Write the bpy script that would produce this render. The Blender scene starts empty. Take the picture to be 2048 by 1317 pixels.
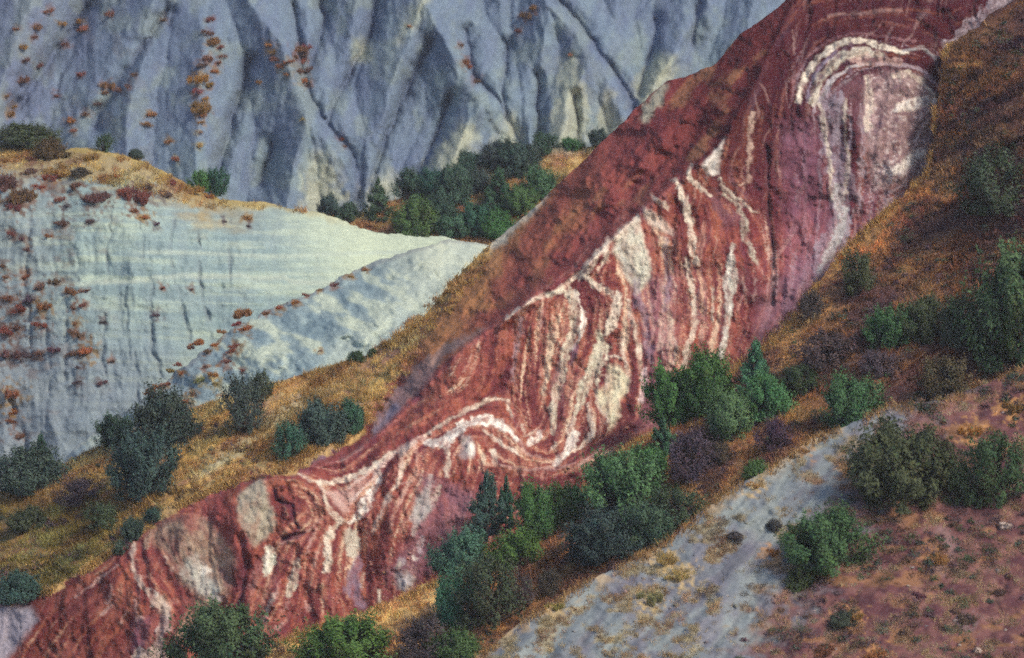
import bpy, math
import numpy as np
from mathutils import Vector

# ------------------------------------------------------------------ camera, sky, sun, exposure
SC = bpy.context.scene
COL = SC.collection
PW, PH = 2048.0, 1317.0
HFOV = math.radians(12.0)
TW = 2 * math.tan(HFOV / 2)
PITCH = math.radians(-5.0)
CAM = np.array([0.0, 0.0, 45.0])
FWD = np.array([0.0, math.cos(PITCH), math.sin(PITCH)])
UPV = np.array([0.0, -math.sin(PITCH), math.cos(PITCH)])

cd = bpy.data.cameras.new('camera')
cd.angle = HFOV
cd.clip_start = 1.0
cd.clip_end = 20000.0
cam = bpy.data.objects.new('camera', cd)
cam.location = CAM
cam.rotation_euler = (math.radians(90) + PITCH, 0, 0)
COL.objects.link(cam)
cd.dof.use_dof = True
cd.dof.focus_distance = 207.0
cd.dof.aperture_fstop = 0.8
SC.camera = cam

SUN = Vector((0.60, -0.50, 0.72)).normalized()      # direction towards the sun
SUN_EL = math.asin(SUN.z)
SUN_ROT = math.atan2(SUN.x, SUN.y)
w = bpy.data.worlds.new('World')
SC.world = w
w.use_nodes = True
nt = w.node_tree
nt.nodes.clear()
sky = nt.nodes.new('ShaderNodeTexSky')
sky.sky_type = 'NISHITA'
sky.sun_disc = False
sky.sun_elevation = SUN_EL
sky.sun_rotation = SUN_ROT
sky.altitude = 400
sky.air_density = 1.0
sky.dust_density = 2.5
sky.ozone_density = 1.0
bg = nt.nodes.new('ShaderNodeBackground')
bg.inputs['Strength'].default_value = 0.125
wo = nt.nodes.new('ShaderNodeOutputWorld')
nt.links.new(sky.outputs[0], bg.inputs[0])
nt.links.new(bg.outputs[0], wo.inputs[0])

sd = bpy.data.lights.new('sun', 'SUN')
sd.energy = 2.3
sd.angle = math.radians(14)
sd.color = (1.0, 0.90, 0.74)
so = bpy.data.objects.new('sun', sd)
so.rotation_euler = (-SUN).to_track_quat('-Z', 'Y').to_euler()
so.location = (60, 100, 140)
COL.objects.link(so)

SC.view_settings.view_transform = 'Standard'
SC.view_settings.look = 'None'
SC.view_settings.exposure = 0.45
SC.view_settings.gamma = 1.0
SC.render.engine = 'CYCLES'
SC.cycles.filter_width = 1.7
SC.cycles.max_bounces = 5
SC.cycles.use_denoising = False
SC.cycles.use_adaptive_sampling = True
SC.cycles.adaptive_threshold = 0.05
SC.cycles.adaptive_min_samples = 28

# ------------------------------------------------------------------ helpers
def at(px, py, d):
    """world point seen at photo pixel (px, py) at depth d metres"""
    px = np.asarray(px, float); py = np.asarray(py, float); d = np.asarray(d, float)
    x = (px - PW / 2) / PW * TW
    y = (PH / 2 - py) / PW * TW
    return np.stack([CAM[0] + d * x,
                     CAM[1] + d * (FWD[1] + y * UPV[1]),
                     CAM[2] + d * (FWD[2] + y * UPV[2])], -1)

RNG = np.random.default_rng(7)
TAB = np.random.default_rng(11).random((16, 256, 256))

def vnoise(x, y, k=0):
    xi = np.floor(x).astype(np.int64); yi = np.floor(y).astype(np.int64)
    fx = x - xi; fy = y - yi
    fx = fx * fx * fx * (fx * (fx * 6 - 15) + 10); fy = fy * fy * fy * (fy * (fy * 6 - 15) + 10)
    t = TAB[k % 16]
    a = t[xi & 255, yi & 255]; b = t[(xi + 1) & 255, yi & 255]
    c = t[xi & 255, (yi + 1) & 255]; d = t[(xi + 1) & 255, (yi + 1) & 255]
    return (a + (b - a) * fx) * (1 - fy) + (c + (d - c) * fx) * fy

def fbm(x, y, k=0, o=4, g=0.5):
    s = 0; a = 1.0; n = 0; f = 1.0
    for i in range(o):
        s = s + a * (vnoise(x * f + 17.3 * i, y * f + 9.1 * i, k + i) * 2 - 1)
        n += a; a *= g; f *= 2.03
    return s / n * 1.5

def sstep(a, b, x):
    t = np.clip((x - a) / (b - a), 0, 1)
    return t * t * (3 - 2 * t)

def seg(x, y, pts):
    """distance to a polyline and interpolated third value"""
    best = np.full(x.shape, 1e9); val = np.zeros(x.shape)
    for p, q in zip(pts[:-1], pts[1:]):
        ax, ay = p[0], p[1]; bx, by = q[0] - ax, q[1] - ay
        t = np.clip(((x - ax) * bx + (y - ay) * by) / (bx * bx + by * by + 1e-9), 0, 1)
        d = np.hypot(x - ax - t * bx, y - ay - t * by)
        m = d < best
        best = np.where(m, d, best)
        if len(p) > 2:
            val = np.where(m, p[2] + t * (q[2] - p[2]), val)
    return best, val

def inside(x, y, poly):
    r = np.zeros(x.shape, bool)
    n = len(poly)
    for i in range(n):
        x0, y0 = poly[i]; x1, y1 = poly[(i + 1) % n]
        c = ((y0 > y) != (y1 > y))
        r ^= c & (x < (x1 - x0) * (y - y0) / ((y1 - y0) or 1e-9) + x0)
    return r

def pmask(x, y, poly, soft=8.0):
    d, _ = seg(x, y, list(poly) + [poly[0]])
    s = np.where(inside(x, y, poly), d, -d)
    return sstep(-soft, soft, s)

def bbox_apply(x, y, pts, pad, fn):
    """evaluate fn only near pts"""
    a = np.array([p[:2] for p in pts]); out = np.zeros(x.shape)
    m = (x > a[:, 0].min() - pad) & (x < a[:, 0].max() + pad) & (y > a[:, 1].min() - pad) & (y < a[:, 1].max() + pad)
    if m.any():
        out[m] = fn(x[m], y[m])
    return out

def stripe(x, y, pts, soft=2.5):
    def f(a, b):
        d, wd = seg(a, b, pts)
        return sstep(soft, -soft, d - wd * (.26 + .56 * vnoise(a / 9, b / 17, 7)))
    return bbox_apply(x, y, pts, 45, f)

def patch(x, y, poly, soft=6.0):
    return bbox_apply(x, y, poly, soft + 25, lambda a, b: pmask(a, b, poly, soft))

def mix(c, col, m):
    m = np.asarray(m)[..., None]
    return c * (1 - m) + np.array(col) * m

class TPS:
    """thin plate surface through (px, py, depth) points"""
    def __init__(s, pts, lam=0.002):
        p = np.array(pts, float)
        s.xy = p[:, :2] / 1000; n = len(p)
        r = np.hypot(*(s.xy[:, None] - s.xy[None]).transpose(2, 0, 1))
        K = s.k(r) + lam * np.eye(n)
        P = np.c_[np.ones(n), s.xy]
        A = np.block([[K, P], [P.T, np.zeros((3, 3))]])
        sol = np.linalg.solve(A, np.r_[p[:, 2], 0, 0, 0])
        s.w, s.a = sol[:n], sol[n:]
    @staticmethod
    def k(r):
        return np.where(r > 1e-9, r * r * np.log(np.maximum(r, 1e-9)), 0)
    def __call__(s, x, y):
        x = np.asarray(x, float) / 1000; y = np.asarray(y, float) / 1000
        o = s.a[0] + s.a[1] * x + s.a[2] * y
        for (cx, cy), wi in zip(s.xy, s.w):
            o = o + wi * s.k(np.hypot(x - cx, y - cy))
        return o

def mesh_from(name, V, F, mat, col=None, smooth=True, parent=None):
    V = np.ascontiguousarray(V, np.float32).reshape(-1, 3); F = np.ascontiguousarray(F, np.int32)
    k = F.shape[1]
    me = bpy.data.meshes.new(name)
    me.vertices.add(len(V)); me.vertices.foreach_set('co', V.ravel())
    me.loops.add(F.size); me.loops.foreach_set('vertex_index', F.ravel())
    me.polygons.add(len(F))
    me.polygons.foreach_set('loop_start', np.arange(0, F.size, k, dtype=np.int32))
    me.polygons.foreach_set('loop_total', np.full(len(F), k, np.int32))
    if smooth:
        me.polygons.foreach_set('use_smooth', np.ones(len(F), bool))
    me.update(calc_edges=True)
    if col is not None:
        a = me.color_attributes.new('Col', 'FLOAT_COLOR', 'POINT')
        c = np.ones((len(V), 4), np.float32); c[:, :3] = np.clip(col.reshape(-1, 3), 0, 1)
        a.data.foreach_set('color', c.ravel())
    if mat:
        me.materials.append(mat)
    o = bpy.data.objects.new(name, me)
    COL.objects.link(o)
    if parent:
        o.parent = parent
    return o

# ------------------------------------------------------------------ materials
def new_mat(name):
    m = bpy.data.materials.new(name); m.use_nodes = True
    n = m.node_tree.nodes; l = m.node_tree.links
    b = n['Principled BSDF']
    b.inputs['Roughness'].default_value = 0.95
    b.inputs['Specular IOR Level'].default_value = 0.02
    return m, n, l, b

def math_node(n, l, op, a, b):
    m = n.new('ShaderNodeMath'); m.operation = op
    for i, v in enumerate((a, b)):
        if isinstance(v, (int, float)): m.inputs[i].default_value = v
        else: l.new(v, m.inputs[i])
    return m.outputs[0]

def ground_mat(name, fine=14.0, mid=2.2, amp=0.35, bump=0.5, dist=0.05, stretch=1.0):
    m, n, l, b = new_mat(name)
    at_ = n.new('ShaderNodeAttribute'); at_.attribute_name = 'Col'
    tc = n.new('ShaderNodeTexCoord')
    n1 = n.new('ShaderNodeTexNoise'); n1.inputs['Scale'].default_value = fine; n1.inputs['Detail'].default_value = 5; n1.inputs['Roughness'].default_value = 0.7
    n2 = n.new('ShaderNodeTexNoise'); n2.inputs['Scale'].default_value = mid; n2.inputs['Detail'].default_value = 6; n2.inputs['Roughness'].default_value = 0.65
    mp = n.new('ShaderNodeMapping'); mp.inputs['Scale'].default_value = (1, 1, stretch)
    l.new(tc.outputs['Object'], mp.inputs['Vector'])
    l.new(mp.outputs[0], n1.inputs['Vector']); l.new(mp.outputs[0], n2.inputs['Vector'])
    s = math_node(n, l, 'ADD', n1.outputs['Fac'], n2.outputs['Fac'])
    s = math_node(n, l, 'SUBTRACT', s, 1.0)
    s = math_node(n, l, 'MULTIPLY', s, amp * 2.2)
    s = math_node(n, l, 'ADD', s, 1.0)
    mx = n.new('ShaderNodeVectorMath'); mx.operation = 'SCALE'
    l.new(at_.outputs['Color'], mx.inputs[0]); l.new(s, mx.inputs['Scale'])
    l.new(mx.outputs[0], b.inputs['Base Color'])
    bp = n.new('ShaderNodeBump'); bp.inputs['Strength'].default_value = bump; bp.inputs['Distance'].default_value = dist
    h = math_node(n, l, 'ADD', n1.outputs['Fac'], math_node(n, l, 'MULTIPLY', n2.outputs['Fac'], 2.0))
    l.new(h, bp.inputs['Height']); l.new(bp.outputs[0], b.inputs['Normal'])
    return m

M_CLAY = ground_mat('grey_clay', 8.0, 1.6, 0.34, 0.55, 0.08, .45)
M_PALE = ground_mat('pale_marl', 9.0, 1.8, 0.28, 0.45, 0.05, .8)
M_RED = ground_mat('banded_red_clay', 15.0, 4.5, 0.50, 0.6, 0.035, .5)
M_TURF = ground_mat('dry_turf', 10.0, 1.8, 0.40, 0.9, 0.10)
M_NEAR = ground_mat('stony_clay', 13.0, 3.0, 0.28, 0.35, 0.03)

def leaf_mat(name, trans=0.25, attr_only=False):
    m, n, l, b = new_mat(name)
    a = n.new('ShaderNodeAttribute'); a.attribute_name = 'Col'
    if attr_only:
        c = a.outputs['Color']
    else:
        oi = n.new('ShaderNodeObjectInfo')
        v = n.new('ShaderNodeVectorMath'); v.operation = 'MULTIPLY'
        l.new(a.outputs['Color'], v.inputs[0]); l.new(oi.outputs['Color'], v.inputs[1]); c = v.outputs[0]
    l.new(c, b.inputs['Base Color'])
    b.inputs['Roughness'].default_value = 0.7
    t = n.new('ShaderNodeBsdfTranslucent'); l.new(c, t.inputs['Color'])
    mx = n.new('ShaderNodeMixShader'); mx.inputs[0].default_value = trans
    l.new(b.outputs[0], mx.inputs[1]); l.new(t.outputs[0], mx.inputs[2])
    l.new(mx.outputs[0], n['Material Output'].inputs['Surface'])
    return m
M_LEAF = leaf_mat('foliage')
M_TUFT = leaf_mat('dry_tuft', 0.3)
M_GRASS = leaf_mat('dry_grass', 0.3, True)
M_BARK, _n, _l, _b = new_mat('bark')
_nz = _n.new('ShaderNodeTexNoise'); _nz.inputs['Scale'].default_value = 9
_cr = _n.new('ShaderNodeValToRGB'); _cr.color_ramp.elements[0].color = (.035, .024, .02, 1); _cr.color_ramp.elements[1].color = (.12, .085, .065, 1)
_l.new(_nz.outputs['Fac'], _cr.inputs[0]); _l.new(_cr.outputs[0], _b.inputs['Base Color'])
M_ROCK = ground_mat('pale_rock', 10, 2, .3, .8, .03)

# ------------------------------------------------------------------ where the dry tussocks grow
TCL = [
 ('A', 0, 'on the shaded far left flank', 'tussocks on the shaded far flank',
  [(220, 28, 18, 'b'), (160, 42, 16, 'o'), (328, 38, 14, 'r'), (164, 147, 14, 'r'), (132, 88, 15, 'r'), (46, 158, 20, 'b'), (51, 119, 14, 'b'), (77, 130, 18, 'b'), (73, 53, 18, 'r'), (44, 92, 15, 'o'), (26, 212, 16, 'o'), (18, 226, 18, 'o'),
   (215, 171, 22, 'r'), (208, 184, 16, 'r'), (241, 179, 18, 'b'), (256, 170, 14, 'r'), (172, 226, 16, 'r'), (144, 240, 18, 'o'), (148, 259, 14, 'o'), (195, 205, 14, 'b'), (12, 190, 14, 'r'), (32, 56, 14, 'r'), (66, 73, 14, 'b'), (123, 46, 14, 'o'), (168, 56, 16, 'o'), (96, 20, 16, 'r'), (270, 148, 14, 'b'), (112, 190, 12, 'r'), (60, 260, 14, 'r')]),
 ('A', 1, 'in the vertical string on the far slope', 'tussocks in the vertical string',
  [(419, 38, 14, 'r'), (416, 64, 20, 'b'), (424, 83, 20, 'o'), (437, 93, 16, 'r'), (413, 116, 24, 'r'), (402, 130, 20, 'b'), (427, 140, 20, 'o'), (396, 156, 30, 'o'), (416, 168, 18, 'o'), (397, 181, 26, 'r'), (409, 196, 16, 'o'), (403, 216, 30, 'o'), (401, 243, 14, 'o'), (399, 262, 12, 'y'), (398, 290, 14, 'y'), (404, 228, 14, 'o'), (436, 124, 14, 'r'), (444, 110, 14, 'b')]),
 ('A', 0, 'beside the gully of the far slope', 'tussocks beside the far gully',
  [(538, 88, 18, 'o'), (545, 102, 20, 'o'), (552, 116, 16, 'r'), (561, 130, 16, 'o'), (574, 147, 14, 'o'), (594, 98, 22, 'r'), (611, 92, 20, 'b'), (578, 122, 18, 'r'), (602, 122, 22, 'r'), (614, 138, 18, 'b'), (606, 160, 20, 'o'), (615, 170, 18, 'r'), (598, 140, 16, 'r'), (590, 112, 16, 'r'), (608, 108, 18, 'b')]),
 ('A', 0, 'alone on the bare far grey slope', 'lone tussocks on the far slope',
  [(301, 227, 15, 'o'), (292, 246, 16, 'o'), (338, 281, 13, 'o'), (352, 316, 12, 'y'), (518, 163, 11, 'o'), (680, 277, 12, 'r'), (929, 122, 20, 'r'), (950, 160, 20, 'r'), (920, 88, 12, 'r'), (1055, 32, 24, 'r'), (1037, 60, 16, 'b'), (936, 132, 12, 'r'), (688, 290, 9, 'r'), (1068, 14, 16, 'r'), (1142, 108, 10, 'y'), (820, 50, 9, 'y'), (605, 236, 9, 'y')]),
 ('B', 1, 'on the grassy top of the pale hill', 'tussocks on the upper pale hill',
  [(16, 366, 40, 'b'), (40, 396, 50, 'r'), (28, 414, 30, 'b'), (102, 354, 44, 'r'), (130, 346, 30, 'o'), (190, 394, 56, 'b'), (120, 396, 26, 'r'), (134, 410, 18, 'p'), (276, 393, 52, 'b'), (268, 420, 22, 'r'), (292, 433, 22, 'o'), (311, 446, 16, 'p'), (340, 365, 34, 'r'), (380, 382, 40, 'o'), (415, 392, 26, 'o'), (246, 384, 26, 'r'), (60, 342, 40, 'b'), (290, 372, 30, 'p'), (150, 372, 30, 'b'), (80, 372, 26, 'r'), (232, 352, 26, 'o'), (330, 388, 24, 'p'), (66, 315, 34, 'r'), (10, 320, 34, 'o'), (180, 316, 24, 'o'), (150, 326, 26, 'r')]),
 ('B', 1, 'on the bare face of the pale hill', 'tussocks on the bare pale face',
  [(181, 441, 16, 'p'), (24, 466, 18, 'r'), (46, 475, 18, 'b'), (96, 470, 14, 'r'), (125, 444, 24, 'b'), (53, 497, 18, 'b'), (8, 530, 20, 'b'), (50, 553, 26, 'r'), (11, 552, 18, 'r'), (80, 572, 24, 'r'), (112, 563, 24, 'b'), (146, 583, 26, 'r'), (170, 580, 14, 'b'), (16, 594, 34, 'r'), (35, 616, 36, 'r'), (61, 597, 22, 'p'), (88, 612, 32, 'o'), (165, 608, 18, 'r'), (146, 614, 18, 'r'), (16, 662, 40, 'r'), (32, 652, 26, 'b'), (80, 648, 26, 'r'), (150, 645, 22, 'o'), (147, 662, 24, 'r'), (172, 702, 44, 'o'), (150, 704, 24, 'b'), (109, 698, 22, 'p'), (22, 710, 44, 'b'), (50, 706, 34, 'p'), (77, 706, 24, 'r'),
   (223, 720, 16, 'r'), (157, 733, 18, 'p'), (202, 764, 22, 'p'), (154, 762, 18, 'p'), (21, 786, 50, 'o'), (24, 840, 26, 'r'), (26, 822, 22, 'o'), (311, 628, 20, 'p'), (324, 574, 14, 'r'), (383, 576, 12, 'b'), (492, 435, 18, 'o'), (449, 441, 14, 'p'), (497, 451, 12, 'p'), (40, 870, 18, 'r'), (206, 642, 16, 'p'), (160, 670, 22, 'r')]),
 ('b', 0, 'on the pale spur beside its gully', 'tussocks along the pale spur',
  [(481, 628, 34, 'o'), (474, 646, 20, 'r'), (492, 656, 26, 'o'), (442, 662, 18, 'o'), (394, 684, 34, 'o'), (472, 692, 26, 'o'), (453, 722, 28, 'r'), (426, 748, 26, 'o'), (412, 732, 18, 'r'), (434, 766, 24, 'y'), (354, 727, 20, 'r'), (342, 740, 20, 'o'), (314, 772, 28, 'o'), (388, 785, 18, 'o'), (374, 800, 22, 'o'), (486, 740, 14, 'r'), (560, 614, 22, 'o'), (612, 588, 14, 'r'), (638, 578, 12, 'o'), (700, 552, 14, 'o'), (668, 568, 16, 'r'), (730, 538, 12, 'o'), (590, 604, 18, 'o'), (530, 626, 16, 'r'), (430, 688, 20, 'o'), (415, 702, 14, 'r'), (365, 745, 16, 'o'), (330, 768, 18, 'o'), (400, 760, 18, 'y'), (445, 790, 16, 'o'), (640, 700, 12, 'o'), (380, 694, 18, 'r'), (464, 700, 16, 'r'), (300, 782, 16, 'o')]),
 ('F', 0, 'on the grey face of the near spur', 'tussocks on the near spur',
  [(1110, 1212, 36, 'y'), (1330, 1118, 40, 'y'), (1510, 968, 34, 'y'), (1610, 900, 30, 'o'), (1300, 1195, 44, 'y'), (1365, 1150, 44, 'y'), (1700, 940, 34, 'o'), (1545, 1105, 34, 'o')]),
 ('F', 0, 'on the brown ground at lower right', 'tussocks on the brown ground',
  [(1700, 1232, 50, 'o'), (1745, 1312, 54, 'o'), (1650, 1300, 34, 'b'), (1870, 1120, 34, 'o'), (1990, 1185, 36, 'b'), (1930, 1240, 34, 'p'), (1940, 860, 44, 'o'), (2025, 815, 44, 'o'), (1840, 1190, 34, 'b')]),
]
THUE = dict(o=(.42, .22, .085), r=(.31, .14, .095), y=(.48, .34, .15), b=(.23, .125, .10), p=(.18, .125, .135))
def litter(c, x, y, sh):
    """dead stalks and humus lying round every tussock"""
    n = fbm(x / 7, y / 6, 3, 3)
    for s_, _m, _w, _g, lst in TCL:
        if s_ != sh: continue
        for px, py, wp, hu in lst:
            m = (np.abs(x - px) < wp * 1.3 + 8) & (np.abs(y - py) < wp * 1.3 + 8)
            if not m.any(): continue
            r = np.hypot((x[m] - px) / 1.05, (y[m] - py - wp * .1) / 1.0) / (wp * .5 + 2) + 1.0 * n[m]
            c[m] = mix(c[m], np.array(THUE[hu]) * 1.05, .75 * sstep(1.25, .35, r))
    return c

# ------------------------------------------------------------------ terrain sheets
class Sheet:
    def __init__(s, name, p0, e1, edge, s0, s1, tdepth, step, depth, colour, mat, roll=14, rolld=0.9, jit=3.0, seed=0):
        s.name, s.depth, s.edge = name, depth, edge
        e1 = np.array(e1, float); e1 /= np.hypot(*e1); e2 = np.array([-e1[1], e1[0]])
        if e2[1] < 0: e2 = -e2
        p0 = np.array(p0, float)
        ed = np.array([[np.dot(np.array(q) - p0, e1), np.dot(np.array(q) - p0, e2)] for q in edge])
        ed = ed[np.argsort(ed[:, 0])]
        ss = np.arange(s0, s1, step)
        te = np.interp(ss, ed[:, 0], ed[:, 1])
        ker = np.hanning(9); ker /= ker.sum()
        te = np.convolve(np.pad(te, 4, 'edge'), ker, 'valid')
        te = te + jit * (fbm(ss / 38, ss * 0 + seed, seed, 4) + 0.5 * fbm(ss / 9, ss * 0 + seed, seed + 3, 3))
        nt_ = int(tdepth / step)
        tt = np.arange(nt_) * step
        S, T = np.meshgrid(ss, tt, indexing='ij')
        T = T + te[:, None]
        X = p0[0] + S * e1[0] + T * e2[0]; Y = p0[1] + S * e1[1] + T * e2[1]
        D = depth(X, Y)
        # the back of the crest: rolls over and falls away behind it
        k = np.arange(roll, 0, -1)
        bx = X[:, :1] + e2[0] * (k * k * 0.9)[None]; by = Y[:, :1] + e2[1] * (k * k * 0.9)[None] + 0.0
        bd = D[:, :1] + (k * rolld)[None]
        X = np.concatenate([bx, X], 1); Y = np.concatenate([by, Y], 1); D = np.concatenate([bd, D], 1)
        C = colour(X, Y)
        n, m_ = X.shape
        idx = np.arange(n * m_).reshape(n, m_)
        F = np.stack([idx[:-1, :-1], idx[:-1, 1:], idx[1:, 1:], idx[1:, :-1]], -1).reshape(-1, 4)
        s.obj = mesh_from(name, at(X, Y, D), F, mat, C)
        s.obj['kind'] = 'structure'

def lineridge(x, y, pts, k):
    d, h = seg(x, y, pts)
    return h - k * d

def smax(a, b, w=0.25):
    h = np.clip(0.5 + 0.5 * (a - b) / w, 0, 1)
    return b + (a - b) * h + w * h * (1 - h)

# ---- A: far grey badland slope
A_R = [
    ([(-200, -200, 4), (-260, 340, 4)], .020),
    ([(120, -200, 4.2), (40, 60, 4.4), (-60, 330, 4.2)], .020),
    ([(345, -200, 5), (300, 60, 5.2), (262, 220, 5.2), (245, 460, 5)], .020),
    ([(470, -200, 5.2), (500, 0, 5.6), (560, 90, 5.8), (622, 236, 6.2), (668, 290, 6), (706, 372, 5.2)], .023),
    ([(622, 240, 6.2), (590, 330, 5.9), (570, 450, 5.6)], .028),
    ([(405, 60, 5.6), (398, 260, 5.7), (380, 460, 5.4)], .018),
    ([(720, -200, 4.6), (705, 50, 4.6), (680, 200, 4.2)], .024),
    ([(842, -60, 5.4), (842, 4, 5.8), (905, 105, 6.2), (960, 185, 6.6), (1003, 225, 6.2), (1036, 292, 5.2)], .024),
    ([(842, 4, 5.8), (800, 120, 5.4), (752, 300, 5.2), (735, 430, 5)], .022),
    ([(965, 190, 6.5), (930, 270, 6.3), (890, 350, 6)], .028),
    ([(1000, -200, 4.4), (1005, 60, 4.4), (1015, 160, 4.1)], .024),
    ([(1075, -200, 5), (1100, 15, 5.8), (1155, 66, 5.9), (1192, 128, 6.3), (1228, 180, 6), (1262, 235, 5.2)], .026),
    ([(1100, 20, 5.7), (1080, 130, 5.5), (1050, 320, 5.4)], .024),
    ([(1185, 128, 6.3), (1150, 190, 6.4), (1110, 310, 6.2)], .028),
    ([(1250, -200, 4.2), (1230, 40, 4)], .024),
    ([(1430, -200, 5), (1400, 30, 5.2), (1348, 100, 5.6), (1302, 180, 5.4), (1270, 260, 5.2)], .025),
    ([(1560, -200, 5), (1490, 60, 5.4), (1440, 180, 5)], .024),
    ([(1700, -200, 5), (1660, 200, 5)], .03),
]
def rillA(x, y):
    wx = x + 14 * fbm(x / 80, y / 120, 3, 3)
    sk = wx + 0.28 * y
    return fbm(sk / 17, y / 190, 5, 3) + 0.55 * fbm(wx / 8.0, y / 110, 2, 2)
def flute(x, y):
    """branching rills: sharp creases leaning both ways down the slope"""
    wx = x + 10 * fbm(x / 45, y / 60, 13, 3)
    a = np.abs(fbm((wx + .42 * y) / 34, (y - .3 * x) / 120, 5, 3))
    b = np.abs(fbm((wx - .38 * y) / 30, (y + .3 * x) / 110, 9, 3))
    return .07 * np.exp(-a * 12) + .06 * np.exp(-b * 12)
A_G = [[(585, 10, 4), (612, 165, 5), (640, 232, 6), (700, 300, 8), (716, 342, 11), (718, 410, 17)],
       [(930, 60, 4), (945, 150, 5), (1002, 208, 6), (1026, 252, 8), (1036, 300, 9)], [(1122, 0, 4), (1172, 60, 5), (1216, 130, 6), (1258, 192, 8), (1276, 240, 9)],
       [(335, 20, 5), (282, 100, 8), (232, 172, 8), (188, 255, 8)], [(862, 85, 4), (802, 205, 5), (752, 330, 7), (735, 400, 6)], [(1012, 90, 4), (1006, 190, 4), (1036, 285, 6)],
       [(1315, 40, 4), (1278, 190, 6)], [(180, 10, 6), (110, 110, 8), (30, 220, 8)], [(500, 120, 4), (470, 230, 4), (440, 340, 6)], [(1400, -20, 4), (1385, 90, 5)], [(640, -20, 4), (650, 60, 4), (612, 150, 5)],
       [(760, -20, 4), (740, 60, 5), (690, 170, 5), (655, 240, 5)], [(545, 290, 4), (525, 370, 5)], [(1075, 150, 3), (1078, 280, 5)], [(1150, 190, 3), (1155, 290, 4)], [(905, 190, 3), (860, 300, 4), (835, 350, 5)]]
def gullA(x, y):
    g = np.zeros(x.shape); h = np.zeros(x.shape)
    wx = x + 5 * fbm(x / 26, y / 34, 3, 3); wy = y
    for p in A_G:
        def f(a, b):
            d, wd = seg(a, b, p); return np.exp(-(d / (wd * .55 + 1.5)) ** 2)
        def f2(a, b):
            d, wd = seg(a, b, p); return np.exp(-(d / (wd * 2.4 + 6)) ** 2)
        g = np.maximum(g, bbox_apply(wx, wy, p, 45, f)); h = np.maximum(h, bbox_apply(wx, wy, p, 70, f2))
    return g, h
A_CR = [None]; A_GU = [None]
def depthA(x, y):
    wx = x + 6 * fbm(x / 50, y / 90, 1, 4) + 2.5 * fbm(x / 13, y / 22, 3, 2); wy = y + 6 * fbm(x / 60, y / 90, 6, 3)
    P = None
    for pts, k in A_R:
        r = lineridge(wx, wy, pts, k)
        if P is None:
            P = r; Q = r - 9
        else:
            Q = np.maximum(Q, np.minimum(P, r)); P = np.maximum(P, r)
    A_CR[0] = np.exp(-((P - Q) / .13) ** 2)
    A_GU[0], gh = gullA(x, y)
    P = P + .18 * np.exp(-((P - Q) / .7) ** 2) - .35 * A_GU[0] - .75 * gh
    return 343 + (450 - y) * 0.036 * 0.62 - 1.65 * P + .05 * A_CR[0] + 0.08 * rillA(x, y) + 0.16 * fbm(x / 60, y / 80, 8, 4) + .06 * fbm(x / 9, y / 12, 4, 3) + flute(x, y)
def colA(x, y):
    c = np.zeros(x.shape + (3,)) + np.array((.300, .330, .370))
    n = fbm(x / 90, y / 110, 4, 5)
    c = mix(c, (.36, .40, .39), sstep(-.1, .7, n) * .8)
    c = mix(c, (.245, .265, .335), sstep(.05, .7, -n) * .7)
    r = rillA(x, y)
    c = mix(c, (.40, .43, .41), sstep(.2, .9, r) * .25)
    c = mix(c, (.22, .235, .30), sstep(.2, .9, -r) * .25)
    # pale yellow fans with sunlit cone faces painted in, and ochre dusting
    for pts in ([(640, 330, 50), (645, 400, 70)], [(1015, 245, 26), (1020, 290, 36)], [(1142, 120, 22), (1150, 200, 60), (1120, 290, 60)],
                [(838, 6, 14), (800, 80, 8)], [(720, 95, 22), (722, 108, 22)], [(1330, 130, 36), (1300, 190, 50)], [(890, 330, 60), (930, 270, 40)]):
        c = mix(c, (.66, .64, .46), .75 * stripe(x + 10 * fbm(x / 20, y / 20, 2, 3), y, pts, 18))
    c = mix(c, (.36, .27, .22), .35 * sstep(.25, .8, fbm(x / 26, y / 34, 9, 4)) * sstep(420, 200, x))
    c = mix(c, (.25, .225, .30), .55 * sstep(320, 60, x + .4 * y))  # shade of the left flank painted darker and purpler
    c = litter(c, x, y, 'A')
    depthA(x, y); c = mix(c, (.17, .18, .26), np.maximum(.12 * A_CR[0], .6 * A_GU[0]))  # creases and gully beds darkened in the colour, deepening their shade
    fl = flute(x, y)
    c = mix(c, (.235, .24, .31), sstep(.015, .06, fl) * .3)
    c = mix(c, (.46, .46, .34), .45 * sstep(.0, .7, fbm(x / 40, y / 50, 13, 4)))
    c = mix(c, (.24, .24, .33), .35 * sstep(.0, .7, fbm((x + .3 * y) / 22, y / 60, 7, 4)))
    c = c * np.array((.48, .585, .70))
    wv = x + 12 * fbm(x / 20, y / 26, 2, 3)
    for pts in ([(640, 330, 40), (648, 400, 80)], [(1015, 245, 26), (1020, 290, 40)], [(1142, 120, 18), (1150, 200, 60), (1120, 290, 70)], [(1210, 200, 30), (1220, 260, 50)],
                [(838, 6, 14), (800, 80, 8)], [(720, 95, 22), (722, 108, 22)], [(1330, 130, 36), (1300, 190, 50)], [(890, 330, 60), (930, 270, 40)], [(740, 400, 40), (780, 370, 40)]):
        c = mix(c, (.40, .40, .28), .6 * stripe(wv, y, pts, 22))  # fans and painted sunlit faces laid on again in yellow-olive
    return c
SA = Sheet('far_grey_slope', (0, -190), (1, 0), [(-900, -190), (1900, -190)], -720, 1780, 720, 3.4, depthA, colA, M_CLAY, jit=0)

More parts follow.
